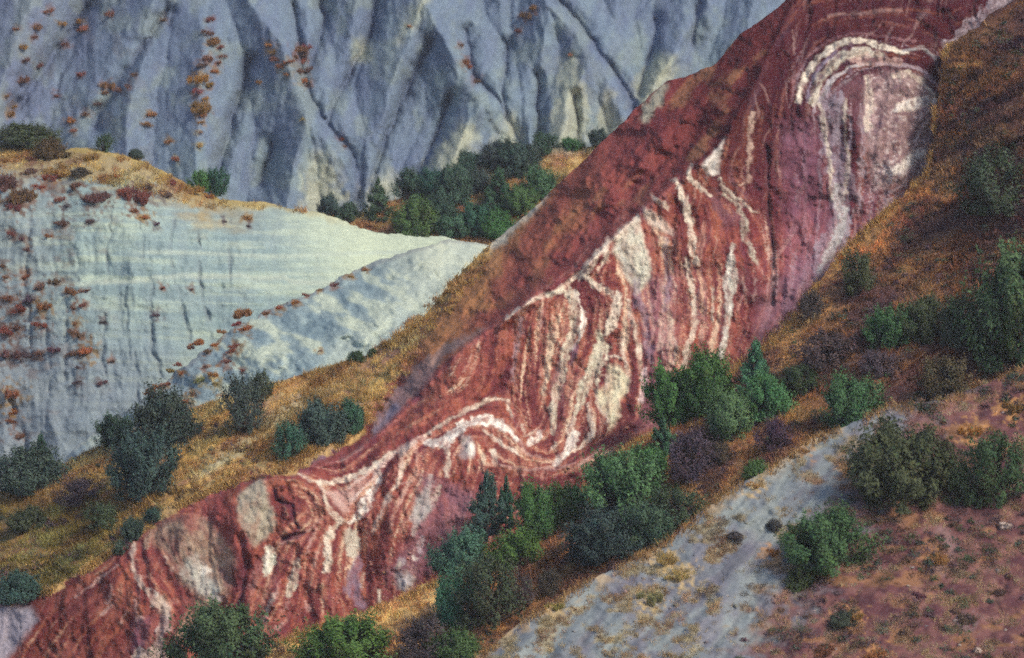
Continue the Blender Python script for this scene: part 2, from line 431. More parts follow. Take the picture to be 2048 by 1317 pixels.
# ---- C: wooded saddle
C_E = [(520, 470), (600, 452), (650, 440), (720, 430), (800, 395), (880, 352), (950, 330), (1040, 305), (1120, 298), (1180, 292), (1260, 285), (1340, 290)]
def depthC(x, y):
    return 296 + (430 - y) * 0.03 * 1.15 - (x - 900) * 0.006 + 0.5 * fbm(x / 70, y / 50, 3, 4) + .12 * fbm(x / 14, y / 10, 5, 3)
def colC(x, y):
    c = np.zeros(x.shape + (3,)) + np.array((.34, .19, .085))
    n = fbm(x / 40, y / 16, 4, 4)
    c = mix(c, (.50, .36, .16), sstep(0, .6, n))
    c = mix(c, (.26, .10, .07), sstep(.1, .7, -n) * .8)
    c = mix(c, (.45, .45, .30), stripe(x, y, [(1100, 300, 20), (1200, 296, 20)], 12) * .6)
    return c
SCD = Sheet('wooded_saddle', (500, 400), (1, 0), C_E, 40, 820, 260, 3.2, depthC, colC, M_TURF, seed=2)

# ---- B: pale left hill
B_E = [(-300, 300), (-60, 292), (0, 290), (60, 292), (120, 300), (180, 297), (260, 312), (330, 345), (380, 372), (440, 400), (500, 405), (560, 410),
       (640, 427), (700, 449), (760, 467), (830, 472), (890, 472), (940, 487), (1000, 505), (1080, 540)]
_be = np.array(B_E)
B_RILL = [[(222, 395, 6), (218, 450, 6), (216, 560, 4)], [(150, 460, 5), (155, 560, 4)], [(345, 440, 5), (342, 500, 6), (350, 560, 5), (372, 650, 6), (374, 690, 4)],
          [(280, 440, 4), (285, 520, 4)], [(130, 600, 5), (132, 760, 6)], [(208, 630, 6), (206, 700, 6), (210, 775, 5)], [(302, 560, 5), (306, 690, 6), (322, 755, 6)],
          [(402, 470, 4), (400, 560, 4), (418, 640, 5)], [(60, 440, 5), (52, 560, 5), (60, 700, 6)], [(455, 480, 4), (462, 560, 4)], [(505, 480, 4), (500, 540, 3)],
          [(95, 640, 5), (100, 780, 7)], [(255, 600, 4), (262, 720, 5)], [(20, 800, 8), (50, 900, 8)], [(270, 700, 6), (275, 800, 8)]]
def rillB(x, y):
    wx = x + 10 * fbm(x / 60, y / 70, 3, 3)
    r = fbm(wx / 22, y / 210, 7, 3)
    g = 0
    for pts in B_RILL:
        g = np.maximum(g, stripe(x + 6 * fbm(x / 25, y / 25, 9, 3), y, pts, 4) * (.35 + .65 * sstep(-.5, .5, fbm(x / 30, y / 40, 3, 3))))
    return r, g
def depthB(x, y):
    ye = np.interp(x, _be[:, 0], _be[:, 1]); dy = y - ye
    r, g = rillB(x, y)
    d = 268 - 6.5 * (1 - np.exp(-np.maximum(dy, 0) / 55)) - dy * 0.026 * 0.62
    d = d + ((np.clip(330 - x, 0, 900)) / 330) ** 1.5 * 2.6 - sstep(560, 960, x) * 0.0 + np.clip(x - 480, 0, 700) * .011
    # two ledges crossing the face
    yl = 563 + 6 * np.sin(x / 90) + 4 * fbm(x / 40, x * 0, 2, 3)
    d = d - 0.55 * sstep(-7, 7, y - yl) * sstep(40, 120, x) * sstep(700, 560, x)
    yl2 = 512 + 4 * np.sin(x / 70)
    d = d - 0.3 * sstep(-6, 6, y - yl2) * sstep(230, 320, x) * sstep(640, 500, x)
    d = d - .35 * sstep(-8, 8, y - 690 - 5 * np.sin(x / 40)) * sstep(260, 180, x)
    return d + .05 * np.abs(fbm((x + 6 * fbm(x / 30, y / 40, 6, 3)) / 9, y / 160, 14, 3)) * sstep(20, 90, dy) + .10 * r * sstep(10, 80, dy) + .30 * g + .30 * fbm(x / 70, y / 60, 5, 4) + .05 * fbm(x / 9, y / 11, 8, 3) + .04 * fbm(x / 160, y / 8, 10, 3)
def colB(x, y):
    ye = np.interp(x, _be[:, 0], _be[:, 1]); dy = y - ye
    r, g = rillB(x, y)
    c = np.zeros(x.shape + (3,)) + np.array((.44, .50, .51))
    n = fbm(x / 80, y / 60, 4, 5)
    c = mix(c, (.55, .58, .53), sstep(-.1, .6, n) * .7)
    c = mix(c, (.38, .42, .46), sstep(0, .7, -n) * .6)
    c = mix(c, (.36, .39, .44), .45 * sstep(.1, .8, r))
    hs = fbm(x / 220 + .3 * fbm(x / 60, y / 60, 2, 2), (y + 6 * np.sin(x / 110)) / 6.5, 11, 3)
    c = mix(c, (.66, .67, .56), .7 * sstep(.1, .7, hs))
    c = mix(c, (.31, .37, .41), .6 * sstep(.1, .7, -hs))
    c = mix(c, (.34, .34, .42), .75 * sstep(600, 860, y + .35 * (350 - x)))  # blue shade painted in towards the lower left
    c = mix(c, (.40, .38, .42), .5 * sstep(180, 20, x))  # left side darkened in the colour, standing for vignette and shade
    bandw = fbm(x / 150, y / 9, 6, 3)
    c = mix(c, (.68, .68, .58), sstep(.15, .7, bandw) * .6 * sstep(380, 520, x))
    c = mix(c, (.86, .82, .62), sstep(500, 740, x + .5 * (480 - y)) * .85)  # sunlit right crest painted paler and warmer
    yl = 563 + 6 * np.sin(x / 90) + 4 * fbm(x / 40, x * 0, 2, 3)
    c = mix(c, (.68, .66, .58), .8 * sstep(7, 2, abs(y - yl + 3)) * sstep(60, 140, x))
    yl2 = 512 + 4 * np.sin(x / 70)
    c = mix(c, (.70, .69, .60), .7 * sstep(6, 2, abs(y - yl2 + 3)) * sstep(230, 330, x))
    c = mix(c, (.26, .26, .32), .6 * g)
    # grassy cap and rusty litter
    gm = sstep(85, 20, dy + 35 * fbm(x / 40, y / 14, 1, 4)) * sstep(560, 380, x)
    c = mix(c, (.62, .38, .17), gm * .85)
    c = mix(c, (.66, .42, .16), sstep(16, 3, dy + 6 * fbm(x / 20, y / 20, 2, 3)) * sstep(760, 500, x) * .9)
    li = sstep(.28, .75, fbm(x / 34, y / 14, 9, 4)) * sstep(420, 120, x + .3 * (y - 300))
    c = mix(c, (.27, .15, .13), li * .55)
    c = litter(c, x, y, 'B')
    return c * np.array((.57, .67, .64))
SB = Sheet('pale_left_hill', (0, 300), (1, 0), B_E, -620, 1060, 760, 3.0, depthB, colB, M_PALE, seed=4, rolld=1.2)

# ---- B2: pale spur in front of it
B2_E = [(60, 960), (200, 858), (300, 790), (340, 757), (420, 692), (480, 645), (560, 612), (640, 580), (700, 547), (760, 522), (830, 497), (900, 480), (965, 487), (1010, 500), (1100, 530)]
TB2 = TPS([(200, 858, 243), (340, 757, 245), (480, 645, 248), (640, 580, 252), (760, 522, 256), (900, 480, 259), (965, 487, 261), (1060, 520, 262),
           (500, 780, 238), (650, 700, 241), (800, 620, 245), (900, 560, 250), (700, 800, 236), (900, 750, 240), (350, 900, 235), (1050, 650, 250)])
def depthB2(x, y):
    d, _ = seg(x, y, [(735, 520, 0), (690, 590, 0), (560, 700, 0), (430, 810, 0)])
    g2, _ = seg(x, y, [(930, 490), (880, 560), (800, 640), (700, 720)])
    return TB2(x, y) + .5 * np.exp(-(d / 20) ** 2) + .8 * fbm((x + .8 * y) / 75, (y - .5 * x) / 50, 5, 4) + .16 * fbm(x / 12, y / 12, 7, 3) + .22 * np.abs(fbm((x + .9 * y) / 22, (y - .9 * x) / 140, 9, 3)) + .5 * np.exp(-(g2 / 16) ** 2)
def colB2(x, y):
    c = np.zeros(x.shape + (3,)) + np.array((.44, .51, .53))
    n = fbm((x + .4 * y) / 60, (y - .4 * x) / 26, 4, 5)
    c = mix(c, (.80, .80, .64), sstep(.05, .5, n) * .9)
    c = mix(c, (.32, .40, .45), sstep(.05, .6, -n) * .85)
    c = mix(c, (.86, .82, .64), sstep(700, 900, x + .6 * (540 - y)) * .75)  # brightly lit right end painted pale to match the hill crest
    d, _ = seg(x, y, [(930, 500, 0), (830, 600, 0), (690, 720, 0)])
    c = mix(c, (.70, .71, .62), .6 * sstep(60, 5, d + 25 * n))
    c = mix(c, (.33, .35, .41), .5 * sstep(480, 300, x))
    ed, _ = seg(x, y, B2_E)
    c = mix(c, (.36, .33, .34), .5 * sstep(10, 2, ed + 5 * n))
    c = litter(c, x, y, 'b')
    return c * np.array((.58, .65, .64))
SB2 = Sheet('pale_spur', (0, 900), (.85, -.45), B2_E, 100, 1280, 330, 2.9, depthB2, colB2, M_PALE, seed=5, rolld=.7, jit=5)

# ---- D: main hill: grassy back slope and banded red cliff
S_E = [(-420, 1165), (-200, 1070), (0, 985), (100, 940), (200, 892), (300, 850), (400, 812), (470, 790), (530, 772), (600, 750), (680, 728), (740, 710), (790, 678), (840, 640),
       (900, 575), (940, 530), (980, 490), (1040, 440), (1100, 385), (1180, 310), (1230, 258), (1270, 220), (1300, 190), (1335, 165), (1380, 152), (1430, 128), (1480, 70), (1530, 35), (1572, 0), (1640, -60), (1800, -180), (2300, -420)]
R_L = [(2400, -700), (1700, -150), (1620, -60), (1560, 60), (1500, 190), (1440, 290), (1360, 360), (1280, 425), (1180, 525), (1060, 602), (960, 672), (900, 722), (830, 800), (760, 868), (690, 920), (600, 945), (520, 952), (420, 990), (330, 1030), (250, 1092), (160, 1150), (80, 1195), (-60, 1215), (-300, 1300)]
TD = TPS([(-200, 1070, 211), (0, 985, 210.5), (200, 892, 210.5), (400, 812, 210.5), (530, 772, 210.8), (680, 728, 211), (740, 710, 211), (840, 640, 211.5), (980, 490, 213), (1100, 385, 214), (1270, 220, 215.5), (1430, 128, 216.5), (1572, 0, 218), (1800, -180, 220), (2200, -380, 221),
          (1500, 190, 211.8), (1440, 290, 210), (1360, 360, 209), (1180, 525, 207.2), (1060, 602, 206.2), (900, 722, 204.8), (760, 868, 203), (600, 945, 201), (420, 990, 200.3), (250, 1092, 199.4), (80, 1195, 199), (-200, 1260, 199),
          (1240, 620, 206.8), (1400, 560, 208), (1540, 560, 209.3), (1620, 560, 210), (1500, 420, 210), (1620, 300, 211.6), (1700, 120, 214), (1740, 300, 212), (1870, 200, 214.5), (1900, 0, 217), (1800, 420, 212.5), (2150, -100, 219), (1750, 600, 211),
          (1300, 800, 206), (1180, 880, 204.4), (1000, 960, 202.2), (1200, 1000, 204), (900, 1150, 200), (700, 1100, 199.8), (700, 1250, 198.2), (500, 1150, 198.6), (540, 1300, 197.4), (300, 1250, 197.6), (100, 1330, 197.4), (1000, 800, 205), (1100, 720, 205.7),
          (350, 950, 203.6), (150, 1050, 203.4), (560, 880, 204), (0, 1120, 203), (900, 1350, 198), (300, 1450, 195)], 0.0015)
K1 = [(440, 1010), (480, 968), (540, 948), (600, 944), (640, 962), (690, 1010), (700, 1045)]
K2 = [(740, 1000), (780, 930), (820, 884), (870, 884), (905, 868), (960, 838), (1010, 850), (1050, 888), (1110, 930), (1180, 900), (1270, 868)]
def below(x, y, pl, wdt):
    a = np.array(pl); yy = np.interp(x, a[:, 0], a[:, 1])
    return sstep(-wdt, wdt, y - yy) * sstep(a[0, 0] - 30, a[0, 0] + 50, x) * sstep(a[-1, 0] + 30, a[-1, 0] - 60, x)
def side_R(x, y):
    """positive on the near (cliff) side of the rib line, px"""
    a = np.array(sorted(R_L)); yy = np.interp(x, a[:, 0], a[:, 1])
    d, _ = seg(x, y, R_L)
    return np.where(y > yy, d, -d)
def fall(x, y):
    """ribs running down the cliff"""
    wx = x + 16 * fbm(x / 70, y / 90, 2, 3)
    return fbm(wx / 15, y / 150, 6, 3)
def depthD(x, y):
    d = TD(x, y)
    sr = side_R(x, y)
    d = d - 1.0 * np.exp(-np.abs(sr) / 28) * sstep(-300, -40, -np.abs(y - 700) + 700) * sstep(250, 600, x)
    cl = sstep(0, 30, sr)
    d = d - .9 * below(x, y, K1, 16) - 1.0 * below(x, y, K2, 14)
    d = d + cl * (.10 * fall(x, y) + .38 * fbm(x / 60, y / 70, 3, 4))
    fl = 1 - cl
    u = (x + .75 * y) / 1.25
    d = d + fl * (.35 * fbm(u / 28, (y - .6 * x) / 120, 4, 4) * sstep(500, 900, x) + .45 * fbm(x / 60, y / 40, 8, 4))
    # gully between the crest and the rib
    g, _ = seg(x, y, [(1400, 260, 0), (1250, 400, 0), (1110, 520, 0), (980, 620, 0), (860, 740, 0), (700, 900, 0)])
    d = d + .9 * np.exp(-(g / 34) ** 2)
    # bulging nose of the upper fold
    nx, _ = seg(x, y, [(1612, 215, 0), (1640, 140, 0), (1700, 92, 0), (1800, 112, 0)])
    d = d - .45 * np.exp(-(nx / 26) ** 2)
    d = d + .3 * np.exp(-(seg(x, y, [(1533, 295), (1536, 420), (1546, 500), (1545, 610)])[0] / 5) ** 2)
    d = d + .25 * np.exp(-(seg(x, y, [(546, 975), (552, 1000), (584, 1012), (588, 1040), (596, 1058)])[0] / 4) ** 2)
    d = d + .3 * np.exp(-(seg(x, y, [(566, 1078), (604, 1068)])[0] / 5) ** 2)
    d = d + .4 * np.exp(-(seg(x, y, [(480, 1075), (492, 1130), (480, 1200), (470, 1240)])[0] / 7) ** 2)
    m = strata_mask(x, y)
    return d - .03 * m + .05 * fbm(x / 7, y / 15, 11, 3) + .03 * fbm(x / 5, y / 4, 7, 2)

CREAM = (.74, .65, .52); WHITE = (.86, .80, .70); GRN = (.42, .41, .31); YEL = (.60, .55, .38); PINK = (.50, .33, .29); PUR = (.235, .19, .26); GREY = (.36, .37, .37); DRK = (.075, .03, .05)
STR = [
 # upper fold
 ([(1598, 205, 8), (1600, 170, 10), (1625, 130, 10), (1665, 95, 11), (1700, 80, 12), (1740, 86, 11), (1790, 100, 8), (1815, 106, 5)], CREAM, .95),
 ([(1626, 205, 14), (1636, 165, 15), (1657, 140, 16), (1690, 112, 22), (1720, 104, 18), (1762, 110, 10)], (.62, .57, .46), .75),
 ([(1644, 205, 5), (1654, 175, 6), (1672, 152, 6), (1704, 132, 7), (1740, 126, 6)], (.50, .48, .46), .6),
 ([(1660, 215, 4), (1668, 185, 5), (1690, 165, 5), (1716, 150, 4)], (.46, .42, .44), .5),
 ([(1582, 215, 3), (1586, 165, 3), (1612, 118, 4), (1656, 82, 4), (1705, 66, 4), (1760, 72, 3), (1830, 84, 3)], (.34, .18, .19), .6),
 ([(1720, 210, 5), (1722, 280, 5), (1716, 360, 4)], (.44, .40, .44), .5), ([(1640, 300, 4), (1642, 400, 4), (1630, 500, 4)], (.42, .36, .42), .5), ([(1610, 260, 4), (1614, 380, 4), (1606, 480, 3)], (.34, .22, .27), .5), ([(1705, 420, 5), (1690, 490, 6), (1660, 540, 6)], (.46, .44, .47), .5),
 ([(1613, 205, 5), (1619, 170, 5), (1641, 132, 5), (1672, 103, 5)], PUR, .8),
 ([(1805, 102, 5), (1840, 95, 6), (1868, 112, 6), (1880, 145, 5)], GREY, .7),
 ([(1700, 118, 16), (1760, 122, 20), (1800, 124, 12)], PINK, .7),
 ([(1665, 205, 44), (1668, 280, 48), (1684, 360, 44), (1685, 440, 40), (1662, 490, 40), (1636, 545, 34)], (.34, .30, .36), .6),
 ([(1640, 212, 7), (1650, 260, 8), (1660, 330, 8), (1662, 400, 5)], CREAM, .75),
 ([(1690, 200, 6), (1690, 260, 6), (1695, 330, 7), (1690, 390, 5)], CREAM, .6),
 ([(1672, 370, 16), (1684, 430, 20), (1672, 480, 20), (1650, 520, 14), (1640, 545, 12)], (.50, .52, .50), .6),
 ([(1736, 158, 10), (1740, 200, 14), (1735, 262, 11)], CREAM, .75),
 ([(1788, 153, 9), (1815, 145, 12), (1850, 168, 8), (1870, 192, 6)], CREAM, .7),
 ([(1900, 92, 24), (1950, 52, 36), (2005, 8, 50)], (.46, .40, .44), .7),
 ([(1590, 110, 4), (1585, 60, 4)], PINK, .5), ([(1655, 30, 4), (1760, 24, 5), (1800, 20, 6)], PINK, .35),
 # middle bands
 ([(1382, 328, 7), (1378, 345, 8), (1386, 362, 8), (1402, 377, 7), (1422, 392, 4)], CREAM, .9),
 ([(1440, 358, 5), (1450, 380, 8), (1475, 398, 7), (1495, 415, 5), (1512, 426, 4)], CREAM, .85),
 ([(1507, 225, 8), (1500, 270, 8), (1500, 320, 8), (1496, 362, 8), (1480, 371, 6)], (.58, .42, .33), .85),
 ([(1352, 360, 14), (1365, 390, 13), (1375, 430, 13), (1383, 470, 15), (1385, 500, 12), (1394, 527, 10)], CREAM, .95),
 ([(1447, 388, 4), (1476, 410, 8), (1490, 450, 13), (1490, 475, 14), (1505, 510, 10), (1517, 532, 4)], (.52, .48, .38), .85),
 ([(1517, 532, 4), (1530, 560, 3)], PINK, .7),
 ([(1466, 492, 8), (1463, 520, 20), (1460, 550, 26), (1457, 590, 17), (1460, 625, 12), (1450, 660, 15), (1442, 712, 14)], (.56, .54, .46), .9),
 ([(1465, 505, 9), (1456, 540, 8), (1450, 580, 7), (1458, 620, 6)], WHITE, .9), ([(1450, 655, 5), (1440, 710, 6)], WHITE, .7),
 ([(1370, 517, 10), (1380, 550, 11), (1388, 600, 9), (1391, 640, 12), (1376, 690, 13), (1368, 730, 12)], CREAM, .8),
 ([(1424, 580, 4), (1426, 620, 7), (1424, 640, 5)], CREAM, .8),
 ([(1303, 390, 5), (1325, 408, 8), (1336, 420, 4)], CREAM, .9),
 ([(1480, 560, 5), (1506, 600, 5), (1512, 560, 6)], (.40, .31, .28), .6),
 ([(1276, 430, 8), (1240, 465, 12), (1190, 515, 8), (1150, 555, 8), (1100, 588, 8), (1060, 602, 6), (1010, 640, 4)], CREAM, .8),
 ([(1195, 503, 9), (1188, 530, 12), (1168, 552, 15), (1158, 558, 10)], CREAM, .95),
 ([(1213, 478, 7), (1211, 520, 7), (1200, 535, 6)], CREAM, .85),
 ([(1165, 552, 14), (1190, 570, 17), (1220, 584, 13), (1236, 592, 17), (1232, 622, 15), (1226, 650, 20), (1214, 668, 13)], CREAM, .92),
 ([(1256, 602, 8), (1262, 640, 9), (1278, 685, 12), (1276, 700, 8)], CREAM, .75),
 ([(1100, 590, 10), (1130, 577, 14), (1145, 592, 17), (1150, 625, 18), (1150, 660, 17), (1136, 690, 20), (1127, 720, 13), (1120, 760, 13), (1110, 800, 15), (1107, 835, 20), (1104, 862, 14)], (.66, .60, .46), .95),
 ([(1148, 582, 6), (1160, 605, 8), (1168, 640, 8), (1160, 672, 6), (1142, 704, 5)], WHITE, .85),
 ([(1118, 730, 16), (1108, 790, 20)], PINK, .5),
 ([(1198, 668, 15), (1206, 690, 24), (1192, 730, 24), (1177, 770, 25), (1162, 800, 17), (1150, 832, 10)], (.62, .58, .44), .95),
 ([(1208, 719, 6), (1225, 712, 7), (1246, 717, 5)], CREAM, .9),
 ([(1178, 790, 6), (1178, 770, 6), (1188, 757, 7), (1206, 752, 6)], (.62, .42, .33), .9),
 ([(1242, 680, 8), (1250, 720, 10), (1258, 752, 8)], CREAM, .7),
 ([(1211, 830, 5), (1218, 862, 5)], CREAM, .8),
 ([(1175, 808, 7), (1180, 840, 8), (1186, 862, 8)], CREAM, .75), ([(1146, 838, 14), (1140, 866, 15)], CREAM, .7),
 ([(1290, 738, 9), (1287, 780, 11), (1284, 802, 7)], (.70, .58, .58), .85), ([(1278, 702, 8), (1280, 735, 8)], CREAM, .6),
 ([(1083, 600, 3), (1085, 625, 5), (1081, 655, 5)], PINK, .8), ([(1040, 640, 12), (1035, 680, 10), (1025, 760, 6)], (.36, .26, .28), .7),
 ([(1320, 560, 5), (1326, 620, 5), (1330, 690, 6)], PINK, .6), ([(1345, 640, 5), (1352, 700, 7), (1345, 730, 5)], CREAM, .6), ([(1300, 600, 4), (1308, 660, 5)], PINK, .6),
 ([(1320, 640, 4), (1318, 700, 5)], CREAM, .5), ([(1405, 560, 4), (1410, 620, 4), (1400, 690, 4)], PINK, .6),
 ([(1340, 440, 3), (1352, 520, 4)], PINK, .35), ([(1268, 560, 14), (1288, 640, 16), (1300, 720, 16)], PUR, .6), ([(1238, 500, 8), (1260, 540, 10)], GREY, .4),
 ([(1330, 480, 8), (1335, 560, 9), (1330, 620, 7)], PUR, .5),
 # lower left of the middle: swirl and white crest
 ([(1148, 868, 16), (1140, 895, 18), (1122, 915, 15), (1108, 930, 7)], WHITE, .95), ([(1182, 870, 12), (1166, 890, 9), (1158, 898, 5)], CREAM, .9),
 ([(1082, 865, 12), (1071, 880, 16), (1058, 891, 8)], WHITE, .9), ([(1203, 898, 5), (1180, 916, 7), (1158, 932, 5)], PINK, .9), ([(1112, 888, 8), (1104, 900, 7)], CREAM, .8),
 ([(700, 975, 7), (760, 930, 8), (800, 900, 8), (830, 882, 9), (862, 868, 6)], (.66, .50, .44), .8),
 ([(858, 886, 12), (884, 888, 24), (905, 866, 17), (930, 849, 17), (965, 840, 18), (1000, 847, 16), (1020, 863, 11), (1036, 882, 7)], WHITE, .97),
 ([(850, 873, 6), (890, 846, 7), (940, 816, 8), (985, 797, 8), (1014, 801, 8), (1022, 832, 6)], CREAM, .85),
 ([(905, 838, 3), (940, 823, 4), (985, 806, 4)], DRK, .6),
 ([(966, 860, 5), (990, 880, 6), (1015, 895, 6), (1038, 907, 5)], CREAM, .85),
 ([(942, 892, 13), (944, 902, 13)], WHITE, .85), ([(984, 902, 9), (988, 926, 11)], CREAM, .85),
 ([(1000, 930, 4), (1060, 940, 5), (1110, 936, 6), (1150, 926, 4)], PINK, .9), ([(1040, 880, 6), (1050, 905, 5), (1090, 918, 5), (1110, 926, 5)], PINK, .7),
 ([(895, 902, 8), (898, 920, 10), (892, 955, 7)], CREAM, .8), ([(1045, 850, 4), (1050, 872, 4), (1075, 858, 4)], CREAM, .7),
 ([(832, 884, 7), (806, 905, 8), (801, 950, 9), (785, 980, 9), (770, 1010, 10), (757, 1040, 9), (746, 1068, 6)], (.68, .53, .43), .92),
 ([(831, 890, 5), (833, 940, 5), (823, 965, 5), (812, 980, 5), (800, 1002, 6), (788, 1032, 5), (780, 1062, 5)], (.58, .36, .29), .85),
 ([(800, 968, 4), (826, 966, 4)], PINK, .6),
 ([(762, 950, 10), (746, 983, 16), (731, 1008, 19), (716, 1030, 15), (700, 1046, 8)], WHITE, .92),
 ([(790, 905, 6), (770, 930, 7), (745, 955, 6), (722, 985, 6), (700, 1000, 5)], (.66, .52, .46), .8),
 ([(598, 950, 5), (625, 962, 7), (660, 969, 10), (700, 956, 12), (740, 938, 10), (792, 902, 7)], CREAM, .85),
 ([(640, 966, 6), (654, 1005, 8), (665, 1030, 13), (681, 1046, 13), (664, 1062, 11), (655, 1082, 13), (658, 1112, 15), (655, 1142, 11)], CREAM, .92),
 ([(655, 985, 7), (680, 1000, 8), (700, 1022, 5)], PINK, .8),
 ([(698, 1062, 14), (702, 1090, 19), (706, 1112, 15)], (.62, .57, .47), .85),
 ([(540, 1098, 17), (541, 1125, 20), (536, 1143, 13)], (.64, .62, .50), .95), ([(538, 1105, 5), (536, 1130, 5)], WHITE, .8),
 ([(597, 1122, 11), (586, 1160, 15), (577, 1188, 15)], (.64, .60, .48), .95),
 ([(547, 1192, 9), (536, 1220, 13), (526, 1243, 8)], (.66, .62, .52), .95),
 ([(572, 1240, 5), (552, 1260, 5)], PINK, .8), ([(576, 1205, 5), (565, 1222, 4)], PINK, .8), ([(612, 1205, 6), (618, 1225, 7)], PINK, .7),
 ([(755, 1182, 8), (759, 1203, 6)], CREAM, .85), ([(728, 1150, 6), (722, 1172, 5)], CREAM, .6),
 ([(560, 1090, 3), (620, 1060, 4), (640, 1040, 4)], PINK, .7), ([(615, 1110, 4), (632, 1060, 5)], PINK, .7), ([(628, 1135, 4), (640, 1090, 5)], PINK, .6), ([(498, 1180, 3), (520, 1120, 4)], PINK, .5), ([(560, 1160, 3), (552, 1200, 4)], PINK, .6),
 ([(862, 955, 9), (850, 1000, 24), (838, 1030, 28), (830, 1062, 16)], (.42, .38, .36), .75), ([(876, 975, 7), (872, 1000, 7)], CREAM, .7), ([(845, 1078, 9), (838, 1105, 8)], (.62, .52, .55), .75),
 ([(802, 1118, 8), (800, 1140, 14), (808, 1170, 22)], (.38, .36, .38), .75), ([(825, 1115, 8), (830, 1117, 8)], WHITE, .8), ([(800, 1128, 6), (798, 1140, 6)], CREAM, .7),
 ([(715, 1130, 26), (700, 1180, 26), (722, 1210, 20)], PUR, .7),
 ([(268, 1085, 5), (264, 1110, 8), (266, 1138, 8), (282, 1168, 8), (300, 1190, 15), (322, 1212, 24), (336, 1226, 14)], (.56, .44, .36), .85),
 ([(300, 1178, 6), (315, 1190, 6)], WHITE, .7), ([(330, 1240, 18), (322, 1270, 22), (318, 1300, 14)], (.44, .36, .33), .8),
 ([(290, 1095, 8), (297, 1075, 7), (300, 1055, 5)], (.46, .36, .26), .7),
 ([(150, 1195, 3), (190, 1165, 5), (235, 1132, 4)], PINK, .8), ([(215, 1205, 4), (225, 1170, 4)], PINK, .7), ([(200, 1232, 4), (222, 1210, 5)], PINK, .6), ([(240, 1245, 5), (252, 1222, 5)], PINK, .75), ([(270, 1200, 6), (274, 1240, 7), (285, 1235, 6)], PINK, .6), ([(330, 1110, 5), (345, 1140, 6)], CREAM, .35),
 ([(285, 1310, 30), (320, 1314, 30)], (.62, .52, .46), .7), ([(440, 1195, 8), (430, 1230, 10), (415, 1245, 8)], (.44, .44, .46), .6),
]
